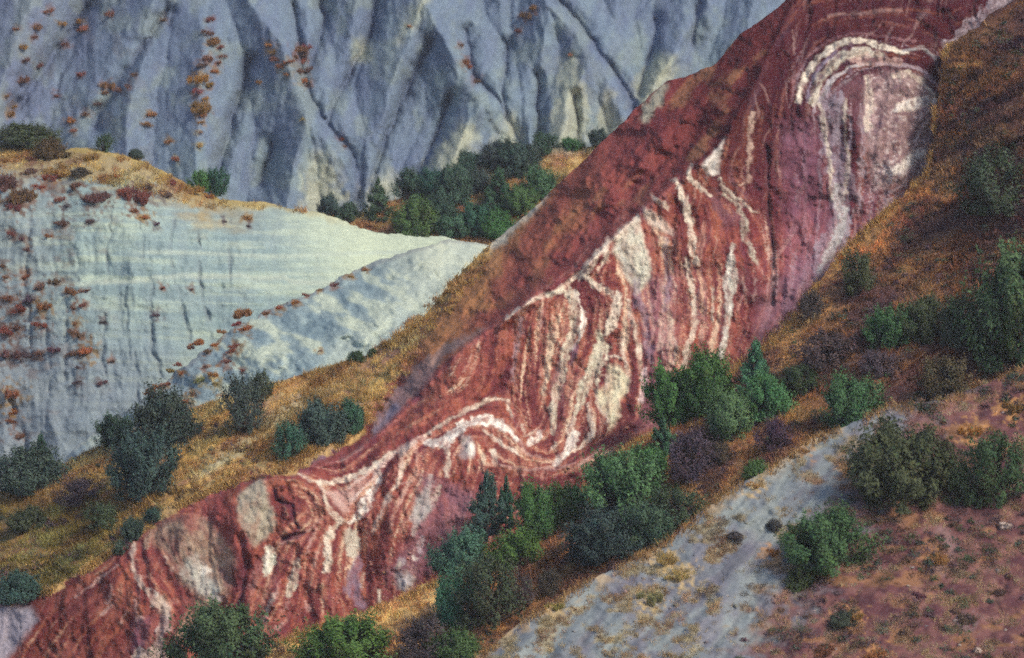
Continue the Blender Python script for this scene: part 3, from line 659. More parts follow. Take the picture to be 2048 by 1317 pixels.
PAT = [
 ([(1640, 190), (1715, 150), (1770, 135), (1800, 140), (1770, 170), (1740, 230), (1720, 300), (1700, 210)], (.26, .14, .16), .45, 14),
 ([(1730, 170), (1790, 140), (1840, 152), (1872, 192), (1870, 335), (1800, 372), (1748, 384), (1735, 300), (1728, 220)], (.40, .28, .27), .8, 12),
 ([(1785, 222), (1800, 206), (1830, 198), (1870, 193), (1872, 206), (1842, 212), (1830, 222), (1800, 224)], WHITE, .9, 4),
 ([(1770, 346), (1800, 326), (1830, 302), (1850, 296), (1852, 312), (1820, 334), (1790, 352)], WHITE, .75, 6),
 ([(1448, 276), (1441, 310), (1436, 350), (1416, 352), (1404, 332), (1426, 306)], WHITE, .85, 4),
 ([(1425, 322), (1432, 325), (1428, 345), (1416, 342)], GREY, .7, 4),
 ([(1284, 410), (1310, 425), (1345, 458), (1346, 472), (1320, 462), (1290, 437)], (.62, .52, .42), .85, 5),
 ([(1276, 430), (1284, 470), (1300, 520), (1302, 560), (1272, 592), (1254, 562), (1240, 522), (1222, 502), (1236, 468)], (.58, .57, .46), .88, 6),
 ([(1215, 728), (1240, 734), (1259, 760), (1253, 786), (1239, 800), (1239, 836), (1225, 857), (1210, 832), (1196, 812), (1190, 780), (1211, 775)], (.66, .62, .44), .93, 5),
 ([(920, 868), (940, 870), (951, 900), (946, 916), (919, 916)], GREY, .7, 6),
 ([(480, 985), (520, 955), (531, 970), (536, 1000), (549, 1030), (549, 1060), (526, 1082), (510, 1098), (500, 1080), (485, 1058), (470, 1020)], (.36, .335, .255), .85, 6),
 ([(290, 1072), (330, 1042), (390, 1032), (420, 1046), (450, 1080), (469, 1112), (466, 1150), (452, 1192), (430, 1232), (398, 1244), (362, 1290), (345, 1325), (350, 1272), (386, 1215), (392, 1190), (352, 1150), (342, 1110), (310, 1090)], (.37, .295, .215), .75, 14),
 ([(372, 1120), (395, 1108), (420, 1150), (440, 1180), (425, 1200), (385, 1180), (362, 1150)], (.46, .47, .42), .85, 10),
 ([(395, 1135), (415, 1132), (428, 1142), (400, 1146)], WHITE, .85, 4),
 ([(430, 1128), (452, 1140), (458, 1170), (450, 1178), (440, 1150)], (.13, .05, .07), .7, 5),
 ([(362, 1040), (385, 1028), (398, 1060), (380, 1070)], (.22, .055, .055), .85, 6),
 ([(395, 1012), (440, 998), (470, 1010), (480, 1060), (500, 1110), (480, 1130), (462, 1090), (425, 1050)], (.24, .06, .055), .9, 7),
 ([(360, 1195), (392, 1190), (400, 1215), (372, 1225)], (.30, .10, .085), .8, 8),
 ([(840, 950), (965, 985), (935, 1085), (880, 1132), (800, 1175), (770, 1150), (830, 1060)], (.26, .15, .20), .55, 16),
 ([(1300, 560), (1360, 540), (1330, 860), (1270, 870), (1290, 740)], (.26, .15, .21), .45, 18),
 ([(1520, 590), (1640, 500), (1650, 560), (1560, 660), (1510, 690)], (.25, .16, .22), .6, 20),
 ([(1560, 250), (1640, 230), (1660, 520), (1580, 560)], (.25, .12, .18), .5, 24),
 ([(265, 1235), (300, 1232), (292, 1290), (262, 1300)], (.12, .06, .12), .65, 8),
 ([(690, 1062), (712, 1060), (722, 1090), (712, 1116), (694, 1110), (686, 1085)], (.56, .53, .44), .85, 5),
 ([(836, 990), (862, 975), (868, 1010), (850, 1040), (832, 1052), (826, 1025)], (.42, .42, .38), .75, 7),
 ([(790, 1150), (812, 1140), (832, 1160), (820, 1182), (796, 1180)], (.40, .39, .38), .7, 6),
 ([(305, 1195), (325, 1192), (342, 1215), (338, 1240), (318, 1226)], (.52, .46, .38), .85, 6),
 ([(655, 985), (700, 978), (735, 958), (712, 1000), (690, 1028), (668, 1010)], (.52, .36, .32), .75, 6),
]
_cache = {}
def wxy(x, y):
    k = (x.shape, float(x.flat[0]), float(y.flat[0]), float(x.flat[-1]))
    if k not in _cache:
        _cache.clear()
        wx = x + 2.2 * fbm(x / 22, y / 26, 1, 3) + 2.2 * fbm(x / 6, y / 7, 5, 2)
        wy = y + 2.5 * fbm(x / 24, y / 24, 9, 3) + 1.5 * fbm(x / 6, y / 7, 9, 2)
        _cache[k] = (wx, wy)
    return _cache[k]
_sm = {}
def strata_mask(x, y):
    if x.size < 50:
        return np.zeros(x.shape)
    wx, wy = wxy(x, y)
    m = np.zeros(x.shape)
    for p, c, a in STR:
        if sum(c) > 1.0:
            m = np.maximum(m, a * stripe(wx, wy, p))
    for p, c, a, s in PAT:
        if sum(c) > 1.2:
            m = np.maximum(m, a * patch(wx, wy, p, s))
    return m
GZ = [(-500, 900), (600, 500), (1010, 440), (960, 520), (890, 590), (840, 660), (790, 740), (745, 830), (715, 868), (660, 905), (600, 938), (520, 946), (430, 978), (340, 1020), (250, 1085), (170, 1140), (90, 1188), (0, 1206), (-500, 1290)]
def grassD(x, y):
    n = fbm(x / 50, y / 30, 2, 4)
    n2 = fbm(x / 14, y / 12, 5, 3)
    return pmask(x + 12 * n + 7 * n2, y + 10 * n + 6 * n2, GZ, 9)
LIC = {}
def bilin(g, u, v):
    u = np.clip(u, 0, g.shape[0] - 1.001); v = np.clip(v, 0, g.shape[1] - 1.001)
    i = u.astype(int); j = v.astype(int); fu = u - i; fv = v - j
    return (g[i, j] * (1 - fu) + g[i + 1, j] * fu) * (1 - fv) + (g[i, j + 1] * (1 - fu) + g[i + 1, j + 1] * fu) * fv
LX, LY, LS = -320.0, -460.0, 2.0
def build_beds():
    """bed texture: noise drawn out along the direction field of the bands"""
    nx, ny = 1240, 960
    P = []; T = []
    def add(pts, wgt=1.0):
        for a, b in zip(pts[:-1], pts[1:]):
            dx, dy = b[0] - a[0], b[1] - a[1]; L = math.hypot(dx, dy) or 1
            for t in np.arange(0, 1, min(1, 9 / L)):
                P.append((a[0] + dx * t, a[1] + dy * t)); T.append((dx / L, dy / L, wgt))
    for p, c, a in STR: add(p)
    for p, c, a, s_ in PAT[:12]: add(list(p) + [p[0]], .6)
    add([(1533, 295), (1536, 420), (1546, 500), (1546, 610)], 1)
    add(K2, 1.5); add(K1, 1.0)
    add([(1560, 330), (1570, 480), (1580, 560)], 1); add([(1590, 560), (1560, 620), (1510, 690)], 1)
    add([(1560, 250), (1575, 150), (1620, 80), (1700, 45), (1800, 50), (1880, 80)], 1.5); add([(1500, 180), (1540, 60), (1620, -20)], 1)
    add([(990, 640), (980, 720), (960, 800)], 1); add([(1060, 640), (1055, 760)], 1)
    P = np.array(P); T = np.array(T)
    cs = 20
    gx = LX + np.arange(nx // cs + 2) * cs * LS; gy = LY + np.arange(ny // cs + 2) * cs * LS
    X, Y = np.meshgrid(gx, gy, indexing='ij')
    A = np.zeros(X.shape); B = np.zeros(X.shape); W = np.zeros(X.shape)
    for (px, py), (tx, ty, w_) in zip(P, T):
        k = w_ / ((X - px) ** 2 + (Y - py) ** 2 + 150) ** 1.5
        A += k * (tx * tx - ty * ty); B += k * 2 * tx * ty; W += k
    A -= 3e-7; W += 3e-7
    u0, v0 = np.meshgrid(np.arange(nx) / cs, np.arange(ny) / cs, indexing='ij')
    th = .5 * np.arctan2(bilin(B / W, u0, v0), bilin(A / W, u0, v0))
    dx, dy = np.cos(th), np.sin(th)
    rng = np.random.default_rng(5)
    def lic(noise, n):
        U0, V0 = np.meshgrid(np.arange(nx, dtype=float), np.arange(ny, dtype=float), indexing='ij')
        acc = noise.copy()
        for sg in (1, -1):
            U, V = U0.copy(), V0.copy(); ox, oy = dx * sg, dy * sg
            for k in range(n):
                U = np.clip(U + ox * 1.4, 0, nx - 1); V = np.clip(V + oy * 1.4, 0, ny - 1)
                iu = np.rint(U).astype(int); iv = np.rint(V).astype(int)
                acc += noise[iu, iv]
                nxx, nyy = dx[iu, iv], dy[iu, iv]
                f = np.where(nxx * ox + nyy * oy < 0, -1.0, 1.0)
                ox, oy = nxx * f, nyy * f
        return (acc - acc.mean()) / acc.std()
    def rnd(step):
        g = rng.random((nx // step + 3, ny // step + 3))
        a, b = np.meshgrid(np.arange(nx) / step, np.arange(ny) / step, indexing='ij')
        return bilin(g, a, b) if step > 1 else g[:nx, :ny]
    LIC['f'] = lic(rnd(1), 16); LIC['m'] = lic(rnd(3), 24); LIC['c'] = lic(rnd(9), 30)
def beds(x, y):
    if not LIC: build_beds()
    u, v = (x - LX) / LS, (y - LY) / LS
    return bilin(LIC['f'], u, v), bilin(LIC['m'], u, v), bilin(LIC['c'], u, v)
def colD(x, y):
    wx, wy = wxy(x, y)
    c = np.zeros(x.shape + (3,)) + np.array((.262, .076, .064))
    n = fbm(x / 60, y / 60, 3, 5)
    f = fbm((x + 14 * fbm(x / 70, y / 90, 2, 3)) / 9, y / 130, 6, 4)
    c = mix(c, (.33, .11, .085), sstep(0, .7, n) * .8)
    c = mix(c, (.18, .042, .045), sstep(.0, .7, -n) * .7)
    mo = fbm(x / 26, y / 20, 9, 5)
    c = mix(c, (.125, .026, .032), sstep(.05, .6, mo) * .6)
    c = mix(c, (.30, .092, .055), sstep(.1, .6, -mo) * .5)
    c = mix(c, (.34, .14, .10), sstep(.2, .8, f) * .35)
    c = mix(c, (.17, .06, .085), sstep(.15, .8, -f) * .6)
    # upper right: deeper, purpler red with corner vignette painted in, swirling round the fold
    up = sstep(520, 200, y) * sstep(1250, 1450, x)
    c = mix(c, (.085, .0175, .023), up * .85)
    c = mix(c, (.13, .028, .03), .65 * sstep(330, 160, x - .25 * (y - 1200)) * sstep(1100, 1180, y))  # lower-left corner darkened in the rock colour, like a lens vignette
    arc = np.hypot((x - 1740) / 1.0, (y - 300) / 1.25)
    fa = fbm(arc / 11 + 3 * fbm(x / 90, y / 90, 7, 3), np.arctan2(y - 300, x - 1740) * 4, 4, 4)
    cu = sstep(560, 120, y + .2 * (1740 - x)) * sstep(1480, 1600, x)
    c = mix(c, (.26, .095, .10), cu * sstep(.15, .8, fa) * .3)
    c = mix(c, (.11, .03, .05), cu * sstep(.15, .8, -fa) * .6)
    c = mix(c, (.24, .07, .045), .7 * stripe(x, y, [(1620, 40, 30), (1720, 28, 40), (1800, 40, 24)], 20))
    # thin pale lamination across the cliff
    sr = side_R(x, y)
    cl = sstep(-2, 14, sr)
    lam = fbm((x + .12 * y + 26 * fbm(x / 100, y / 120, 9, 3)) / 5.2, y / 95, 12, 3)
    c = mix(c, (.52, .33, .27), cl * sstep(.40, .85, lam) * .55 * sstep(980, 1080, x + .3 * (y - 700)))
    low = sstep(0, 1, cl) * sstep(900, 960, y)
    lam2 = fbm((x - .1 * (1000 - x) + .42 * y + 22 * fbm(x / 80, y / 80, 2, 3)) / 5.5, (y - .3 * x) / 80, 13, 3)
    c = mix(c, (.46, .25, .21), low * sstep(.42, .85, lam2) * .5)
    c = mix(c, (.30, .11, .10), .6 * sstep(230, 130, np.hypot(x - 180, (y - 1290) * 1.6)) * sstep(-.1, .4, n))
    # thin beds swirling with the drawn bands
    B1, B2_, B3 = beds(wx, wy)
    band = np.maximum(patch(x, y, [(1060, 600), (1180, 520), (1280, 425), (1340, 460), (1400, 520), (1490, 560), (1460, 720), (1320, 780), (1290, 870), (1060, 890), (1020, 760)], 45), .8 * patch(x, y, [(620, 950), (830, 870), (960, 820), (1060, 860), (1270, 860), (1180, 950), (1000, 950), (880, 930), (760, 1080), (640, 1150), (560, 1250), (500, 1250), (560, 1100)], 35))
    reg = np.clip(.25 + .75 * sstep(420, 620, y + .25 * (x - 1000)) * sstep(1620, 1450, x), 0, 1) * (.45 + .55 * sstep(900, 1000, x + .6 * (y - 650)))
    dens = np.clip(.55 + 1.0 * fbm(x / 60, y / 70, 10, 4), .1, 1) * reg * cl
    c = mix(c, (.105, .026, .036), cl * sstep(.3, 1.5, -B3) * .8)
    c = mix(c, (.20, .125, .165), cl * sstep(.7, 1.8, B3) * .45 * sstep(1000, 1300, x))
    c = mix(c, (.34, .12, .075), cl * sstep(.3, 1.3, B2_) * .6)
    c = mix(c, (.13, .032, .04), cl * sstep(.4, 1.5, -B2_) * .6)
    c = mix(c, (.45, .235, .175), band * sstep(-.4, .9, B2_ * .7 + B1 * .5) * .65)
    c = mix(c, (.66, .53, .39), band * sstep(.55, 1.5, B2_ * .75 + B1 * .55) * .78)
    c = mix(c, (.13, .035, .045), band * sstep(.5, 1.5, -B2_ - .3 * B1) * .75)
    c = mix(c, (.50, .31, .24), sstep(.4, 1.3, B1 * .8 + B2_ * .4) * .8 * dens)
    c = mix(c, (.72, .60, .45), sstep(1.1, 1.9, B1 * .6 + B2_ * .7) * .85 * dens)
    fold = patch(x, y, [(1585, 210), (1600, 120), (1690, 60), (1800, 70), (1880, 110), (1872, 340), (1720, 470), (1640, 570), (1560, 620), (1570, 400)], 30)
    c = c * (1 - .45 * (up * (1 - .6 * band)))[..., None] * np.array((1, .96, 1.10))  # corner darkening multiplied into the upper-right rock colour
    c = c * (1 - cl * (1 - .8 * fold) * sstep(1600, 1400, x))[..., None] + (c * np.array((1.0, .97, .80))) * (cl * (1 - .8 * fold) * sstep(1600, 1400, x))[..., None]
    c = c * (1 - .3 * sstep(330, 160, x - .25 * (y - 1200)) * sstep(1100, 1180, y))[..., None]  # vignette-like darkening of the lower left, painted once more
    c = mix(c, (.40, .34, .39), fold * sstep(.5, 1.5, B1 * .6 + B2_ * .7) * .65)
    c = mix(c, (.085, .03, .05), fold * sstep(.5, 1.5, -B1 * .5 - B2_ * .7) * .6)
    WOB = 1.5 * fbm(x / 3.5, y / 9, 12, 2)
    BRK = np.clip(.88 + .55 * fbm(x / 5, y / 12, 9, 3) + .25 * fbm(x / 16, y / 22, 3, 2), 0, 1)
    BRK2 = np.clip(.5 + .9 * fbm(x / 6, y / 16, 2, 3), 0, 1)
    for p, cc, a, s in PAT:
        br = .80 + .25 * fbm(x / 13, y / 16, 10, 3) + .12 * B2_ + .08 * B3
        c = mix(c, cc, a * np.clip(patch(wx, wy, p, s) * br, 0, 1))
        if sum(cc) > 1.0 and 7 < len(p) < 14:
            c = mix(c, (.66, .55, .45), .8 * stripe(wx, wy, [(q[0], q[1], 4) for q in list(p) + [p[0]]], 2.5) * np.clip(.4 + 1.2 * fbm(x / 26, y / 26, 6, 3), 0, 1))
    for p, cc, a in STR:
        k = stripe(wx + WOB, wy, p, 2.2)
        c = mix(c, cc, a * k * np.clip(BRK * (.88 + .22 * B1 + .15 * B2_), 0, 1))
    sp = fbm(x / 6, y / 6, 4, 3)
    pk = patch(wx, wy, [(1735, 150), (1800, 138), (1872, 190), (1870, 335), (1800, 372), (1745, 380)], 14)
    c = mix(c, (.15, .085, .10), pk * .75 * sstep(.25, .7, sp))
    c = mix(c, (.60, .52, .50), pk * .6 * sstep(.3, .75, -sp + .25 * B2_))
    c = mix(c, DRK, .75 * stripe(wx, wy, [(1533, 295, 4), (1536, 420, 7), (1546, 500, 8), (1546, 610, 4)]))
    c = mix(c, (.10, .03, .05), .8 * stripe(wx, wy, [(546, 975, 6), (552, 1000, 6), (584, 1012, 7), (588, 1040, 7), (596, 1058, 5)]))
    c = mix(c, (.10, .03, .05), .8 * stripe(wx, wy, [(566, 1078, 10), (604, 1068, 9)]))
    c = mix(c, (.12, .04, .06), .6 * stripe(wx, wy, [(482, 1085, 10), (492, 1130, 9), (480, 1200, 11), (468, 1245, 9)]))
    c = mix(c, (.16, .09, .15), .7 * stripe(wx, wy, [(1152, 690, 9), (1146, 712, 11), (1142, 730, 6)]))
    # speckles in the fold's pale rock
    for sx, sy, sr_ in ((1702, 89, 6), (1688, 98, 5), (1678, 115, 6), (1643, 154, 8), (1700, 143, 7), (1755, 177, 7), (1790, 173, 6), (1760, 250, 9), (1752, 265, 6), (1825, 275, 7), (1795, 240, 6), (1850, 205, 6), (1770, 155, 6)):
        c = mix(c, (.12, .07, .09), .8 * sstep(sr_ + 2, sr_ - 3, np.hypot(wx - sx, wy - sy)))
    # back flank: unlit side painted a darker red, ochre dust towards the crest, grey band low down
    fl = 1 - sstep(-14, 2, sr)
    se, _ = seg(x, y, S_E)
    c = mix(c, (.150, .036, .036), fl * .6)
    och = sstep(150, 30, se + 50 * fbm(x / 40, y / 40, 1, 4)) * fl
    c = mix(c, (.32, .165, .07), och * .75 * sstep(1250, 1050, x))
    c = mix(c, (.34, .18, .09), fl * .45 * sstep(.2, .8, fbm((x + .8 * y) / 40, (y - .8 * x) / 90, 7, 5)) * sstep(700, 900, x))
    c = mix(c, (.20, .055, .05), fl * .8 * stripe(wx, wy, [(1300, 210, 10), (1190, 310, 24), (1110, 410, 40), (1040, 520, 50), (1000, 590, 40)], 18))
    c = mix(c, (.40, .40, .30), .75 * stripe(wx, wy, [(1330, 172, 10), (1312, 196, 22), (1290, 232, 20)], 8))
    c = mix(c, (.44, .45, .38), .75 * stripe(wx, wy, [(1090, 396, 8), (1040, 442, 14), (1000, 476, 18), (960, 515, 12)], 8))
    for p, cc, a in (([(980, 660, 12), (890, 702, 20), (840, 755, 34), (780, 820, 40), (745, 880, 22)], (.24, .19, .19), .6),
                     ([(790, 820, 22), (760, 860, 22)], (.25, .22, .30), .7),
                     ([(770, 770, 10), (740, 830, 14), (715, 880, 26), (650, 925, 22), (610, 945, 10)], (.20, .055, .055), .9),
                     ([(690, 880, 12), (650, 905, 18), (610, 930, 12)], (.19, .13, .17), .8),
                     ([(800, 880, 6), (740, 905, 10), (720, 920, 8)], (.52, .36, .18), .7)):
        c = mix(c, cc, fl * a * stripe(wx, wy, p, 6))
    g = grassD(x, y)
    gn = fbm((x + .5 * y) / 60, (y + .55 * x) / 20, 8, 5)
    gc = np.zeros_like(c) + np.array((.40, .225, .075))
    gc = mix(gc, (.60, .39, .13), sstep(0, .6, gn))
    gc = mix(gc, (.20, .10, .06), sstep(.05, .6, -gn) * .9)
    gc = mix(gc, (.19, .145, .06), sstep(.1, .6, fbm(x / 45, y / 30, 11, 4)) * sstep(500, 250, x) * .8)
    gc = mix(gc, (.27, .235, .12), sstep(.05, .6, fbm((x + .5 * y) / 35, (y + .55 * x) / 15, 13, 4)) * .75)
    gc = mix(gc, (.36, .20, .13), sstep(.1, .6, fbm((x + .5 * y) / 45, (y + .55 * x) / 18, 15, 4)) * .6)
    gc = mix(gc, (.46, .46, .33), stripe(wx, wy, [(690, 740, 14), (560, 830, 30), (470, 900, 24), (400, 950, 10)], 14) * .55)
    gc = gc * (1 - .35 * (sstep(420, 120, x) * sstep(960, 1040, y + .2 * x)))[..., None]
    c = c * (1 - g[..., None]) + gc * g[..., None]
    e = sstep(14, 2, np.abs(seg(x, y, GZ[8:])[0] - 3))
    c = mix(c, (.55, .36, .15), e * .8 * sstep(.05, .4, g))
    c = mix(c, (.27, .25, .29), .9 * patch(wx, wy, [(-100, 1215), (0, 1212), (60, 1212), (75, 1240), (30, 1300), (-60, 1400), (-300, 1400)], 10))
    return c
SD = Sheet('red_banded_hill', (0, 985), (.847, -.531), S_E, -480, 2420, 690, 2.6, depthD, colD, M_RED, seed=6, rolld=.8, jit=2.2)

# ---- E: shrubby grass slope on the right
E_E = [(120, 1560), (300, 1420), (480, 1312), (560, 1282), (700, 1235), (800, 1198), (880, 1160), (960, 1118), (1040, 1072), (1120, 1010), (1180, 962), (1260, 890), (1300, 868), (1400, 842), (1440, 770), (1480, 722), (1550, 682), (1600, 618), (1640, 562), (1690, 500),
       (1740, 450), (1800, 395), (1856, 345), (1868, 280), (1872, 200), (1884, 110), (1900, 84), (1960, 48), (2010, 10), (2060, -30), (2300, -240), (2500, -420)]
TE = TPS([(120, 1560, 185), (480, 1312, 191.5), (700, 1235, 193.5), (880, 1160, 195), (1040, 1072, 197), (1180, 962, 199.5), (1300, 868, 202), (1480, 722, 205), (1640, 562, 207.8), (1740, 450, 209.3), (1862, 300, 211.6), (1884, 110, 214), (2010, 10, 215.5), (2300, -240, 218),
          (950, 1330, 187), (1290, 1125, 190), (1560, 940, 193), (1880, 820, 196), (2060, 720, 198), (2060, 400, 204), (2060, 100, 211), (1750, 640, 202), (1500, 850, 198.5), (1250, 1030, 195.5), (1000, 1200, 192), (700, 1320, 189.5), (1900, 520, 205), (2300, 500, 203), (1500, 1200, 186), (2000, 1000, 191)])
def depthE(x, y):
    return TE(x, y) + .55 * fbm((x + .6 * y) / 90, (y + .6 * x) / 40, 3, 4) + .12 * fbm(x / 13, y / 9, 5, 3)
def colE(x, y):
    c = np.zeros(x.shape + (3,)) + np.array((.30, .155, .07))
    n = fbm((x - .4 * y) / 70, (y + .5 * x) / 24, 4, 5)
    c = mix(c, (.46, .27, .10), sstep(-.05, .5, n))
    c = mix(c, (.15, .075, .06), sstep(.05, .6, -n) * .9)
    c = mix(c, (.13, .075, .085), .75 * patch(x + 20 * n, y, [(1560, 700), (1700, 560), (1830, 560), (1900, 640), (1760, 720), (1650, 780)], 40))
    c = mix(c, (.14, .08, .05), .8 * patch(x + 20 * n, y, [(1890, 420), (1930, 320), (2300, 200), (2300, 480), (1950, 540)], 40))
    c = mix(c, (.13, .07, .07), .6 * sstep(-.2, .5, fbm(x / 120, y / 90, 6, 3)) * sstep(1400, 1600, x))
    ed, _ = seg(x, y, E_E)
    c = mix(c, (.80, .60, .24), .9 * sstep(75, 10, ed + 22 * n) * sstep(1100, 900, x))
    c = mix(c, (.72, .43, .16), .8 * sstep(95, 10, ed + 30 * n) * sstep(1500, 1600, x) * sstep(330, 420, y))
    c = mix(c, (.42, .35, .31), .8 * stripe(x + 8 * n, y, [(1355, 862, 10), (1420, 848, 14)], 6))
    c = mix(c, (.48, .42, .42), .5 * sstep(.2, .6, fbm(x / 18, y / 18, 8, 3)) * patch(x, y, [(1880, 230), (1960, 180), (1960, 300), (1870, 330)], 20))
    pb = sstep(.0, .5, fbm((x - .3 * y) / 130, (y + .4 * x) / 60, 12, 4)) * sstep(1150, 1350, x)
    c = mix(c, (.135, .08, .085), .65 * pb)
    c = c * (1 - .28 * sstep(1550, 1900, x))[..., None]  # vignette and shrub shade painted in as darkening to the right
    return c * np.array((.92, .84, .84))
SE = Sheet('shrubby_grass_slope', (480, 1317), (.761, -.649), E_E, -420, 2560, 760, 3.6, depthE, colE, M_TURF, seed=8, rolld=.55, jit=6)

# ---- F: nearest grey spur and brown stony ground
F_E = [(500, 1580), (760, 1430), (950, 1320), (1050, 1240), (1110, 1205), (1180, 1160), (1290, 1112), (1360, 1065), (1450, 985), (1500, 960), (1560, 922), (1620, 880), (1700, 850), (1780, 812), (1850, 806), (1900, 800), (1970, 768), (2050, 735), (2300, 660), (2600, 560)]
TF = TPS([(760, 1430, 160), (950, 1320, 163), (1180, 1160, 165.6), (1290, 1112, 166.6), (1450, 985, 168.6), (1560, 922, 169.8), (1700, 850, 171.4), (1780, 812, 172.2), (1900, 800, 172.8), (2050, 735, 174.2), (2400, 630, 177),
          (1300, 1317, 161.5), (1500, 1150, 165), (1650, 1000, 168), (1800, 950, 169), (1600, 1317, 160.8), (1800, 1150, 164.5), (2048, 1000, 168.3), (2048, 1317, 160.8), (1200, 1500, 157), (1800, 1500, 156), (2400, 1400, 158), (2400, 1000, 168)])
def depthF(x, y):
    u = (x + .95 * y) / 1.38; v = (y - .95 * x) / 1.38
    return TF(x, y) + .10 * fbm(u / 17, v / 130, 13, 3) + .30 * fbm(u / 60, v / 150, 5, 4) + .14 * fbm(x / 60, y / 40, 8, 4) + .06 * fbm(x / 12, y / 9, 3, 3)
def colF(x, y):
    u = (x + .95 * y) / 1.38; v = (y - .95 * x) / 1.38
    n = fbm(u / 40, v / 70, 6, 5); n2 = fbm(x / 34, y / 20, 2, 4)
    c = np.zeros(x.shape + (3,)) + np.array((.36, .37, .36))
    c = mix(c, (.46, .46, .41), sstep(0, .6, n) * .8)
    c = mix(c, (.29, .285, .30), sstep(.05, .6, -n) * .6)
    c = mix(c, (.28, .235, .25), sstep(.1, .6, fbm(u / 18, v / 110, 12, 4)) * .65)
    c = mix(c, (.50, .50, .42), sstep(.15, .6, -fbm(u / 18, v / 110, 12, 4)) * .5)
    c = mix(c, (.30, .25, .29), sstep(.0, .6, fbm(u / 50, v / 60, 9, 4)) * .6)
    c = mix(c, (.54, .40, .20), sstep(.15, .65, n2 + .35 * n) * .75)
    bl = np.interp(y, [700, 790, 900, 1010, 1120, 1220, 1330, 1500], [1960, 1860, 1750, 1670, 1625, 1540, 1450, 1290])
    brown = sstep(-70, 70, x - bl + 75 * n2 + 60 * n)
    b = np.zeros_like(c) + np.array((.205, .105, .088))
    b = mix(b, (.30, .17, .13), sstep(.05, .6, n2) * .8)
    b = mix(b, (.12, .055, .06), sstep(.1, .6, -n2) * .8)
    b = mix(b, (.36, .21, .09), sstep(.3, .7, fbm(x / 60, y / 22, 9, 4)) * .7)
    b = mix(b, (.36, .26, .22), stripe(x + 12 * n, y, [(1880, 1060, 14), (1900, 1100, 26), (1880, 1140, 20)], 12) * .7)
    c = c * np.array((.54, .60, .66))
    c = c * (1 - brown[..., None]) + b * np.array((.74, .66, .76)) * brown[..., None]
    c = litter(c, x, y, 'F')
    ed, _ = seg(x, y, F_E)
    c = mix(c, (.42, .29, .15), .6 * sstep(1800, 1650, x) * sstep(26, 4, ed + 16 * n2) * sstep(.0, .3, fbm(x / 45, y / 45, 3, 3) + .15))
    c = mix(c, (.18, .10, .10), .7 * stripe(x + 8 * n2, y, [(1860, 830, 22), (1830, 860, 18), (1800, 890, 10)], 10))  # shade under the crest shrub painted into the ground
    return c
SF = Sheet('near_grey_spur', (950, 1317), (.874, -.486), F_E, -420, 1560, 760, 3.4, depthF, colF, M_NEAR, seed=10, rolld=.5, jit=3)

# ---- valley floor carrying all the hills, out to the horizon
g = 9000.0
fv = [(-g, -g, 6.0), (g, -g, 6.0), (g, g, 6.0), (-g, g, 6.0)]
fo = mesh_from('valley_ground', np.array(fv), np.array([[0, 1, 2, 3]]), M_NEAR, np.full((4, 3), .3) * np.array([1, .8, .6]), False)
fo['kind'] = 'structure'

SHEETS = dict(A=SA, B=SB, b=SB2, C=SCD, D=SD, E=SE, F=SF)
def place(sh, px, py):
    a = np.array([float(px)]); b = np.array([float(py)])
    d = float(SHEETS[sh].depth(a, b)[0])
    return Vector(at(a, b, np.array([d]))[0]), d
def mpp(d):
    return TW * d / PW

#@@PLANTS
# ------------------------------------------------------------------ plants
def frames(nrm, rng):
    n = nrm / (np.linalg.norm(nrm, axis=1, keepdims=True) + 1e-9)
    r = rng.normal(size=n.shape)
    a = np.cross(n, r); a /= (np.linalg.norm(a, axis=1, keepdims=True) + 1e-9)
    return n, a, np.cross(n, a)

def tube(path, radii, sides=6):
    V = []; F = []
    for i, (p, r) in enumerate(zip(path, radii)):
        d = (path[min(i + 1, len(path) - 1)] - path[max(i - 1, 0)]).normalized()
        a = d.cross(Vector((.31, .95, .11))).normalized(); b = d.cross(a)
        for k in range(sides):
            t = 2 * math.pi * k / sides
            V.append(p + (a * math.cos(t) + b * math.sin(t)) * r)
    for i in range(len(path) - 1):
        for k in range(sides):
            k2 = (k + 1) % sides
            F.append((i * sides + k, i * sides + k2, (i + 1) * sides + k2, (i + 1) * sides + k))
    return V, F

def radius_at(kind, t):
    """crown half-width at height fraction t"""
    if kind == 'cone':
        return (1 - t) ** .8 * (0.55 + .45 * min(1, t * 6)) + .03
    if kind == 'dome':
        return math.sqrt(max(0, 1 - (t * .98) ** 2.2)) * (.8 + .2 * min(1, t * 4))
    if kind == 'ragged':
        return (math.sin(math.pi * (0.12 + .86 * t)) ** .6) * .95
    return math.sqrt(max(0, 1 - (2 * t * .96 - .86) ** 2 / 1.25))

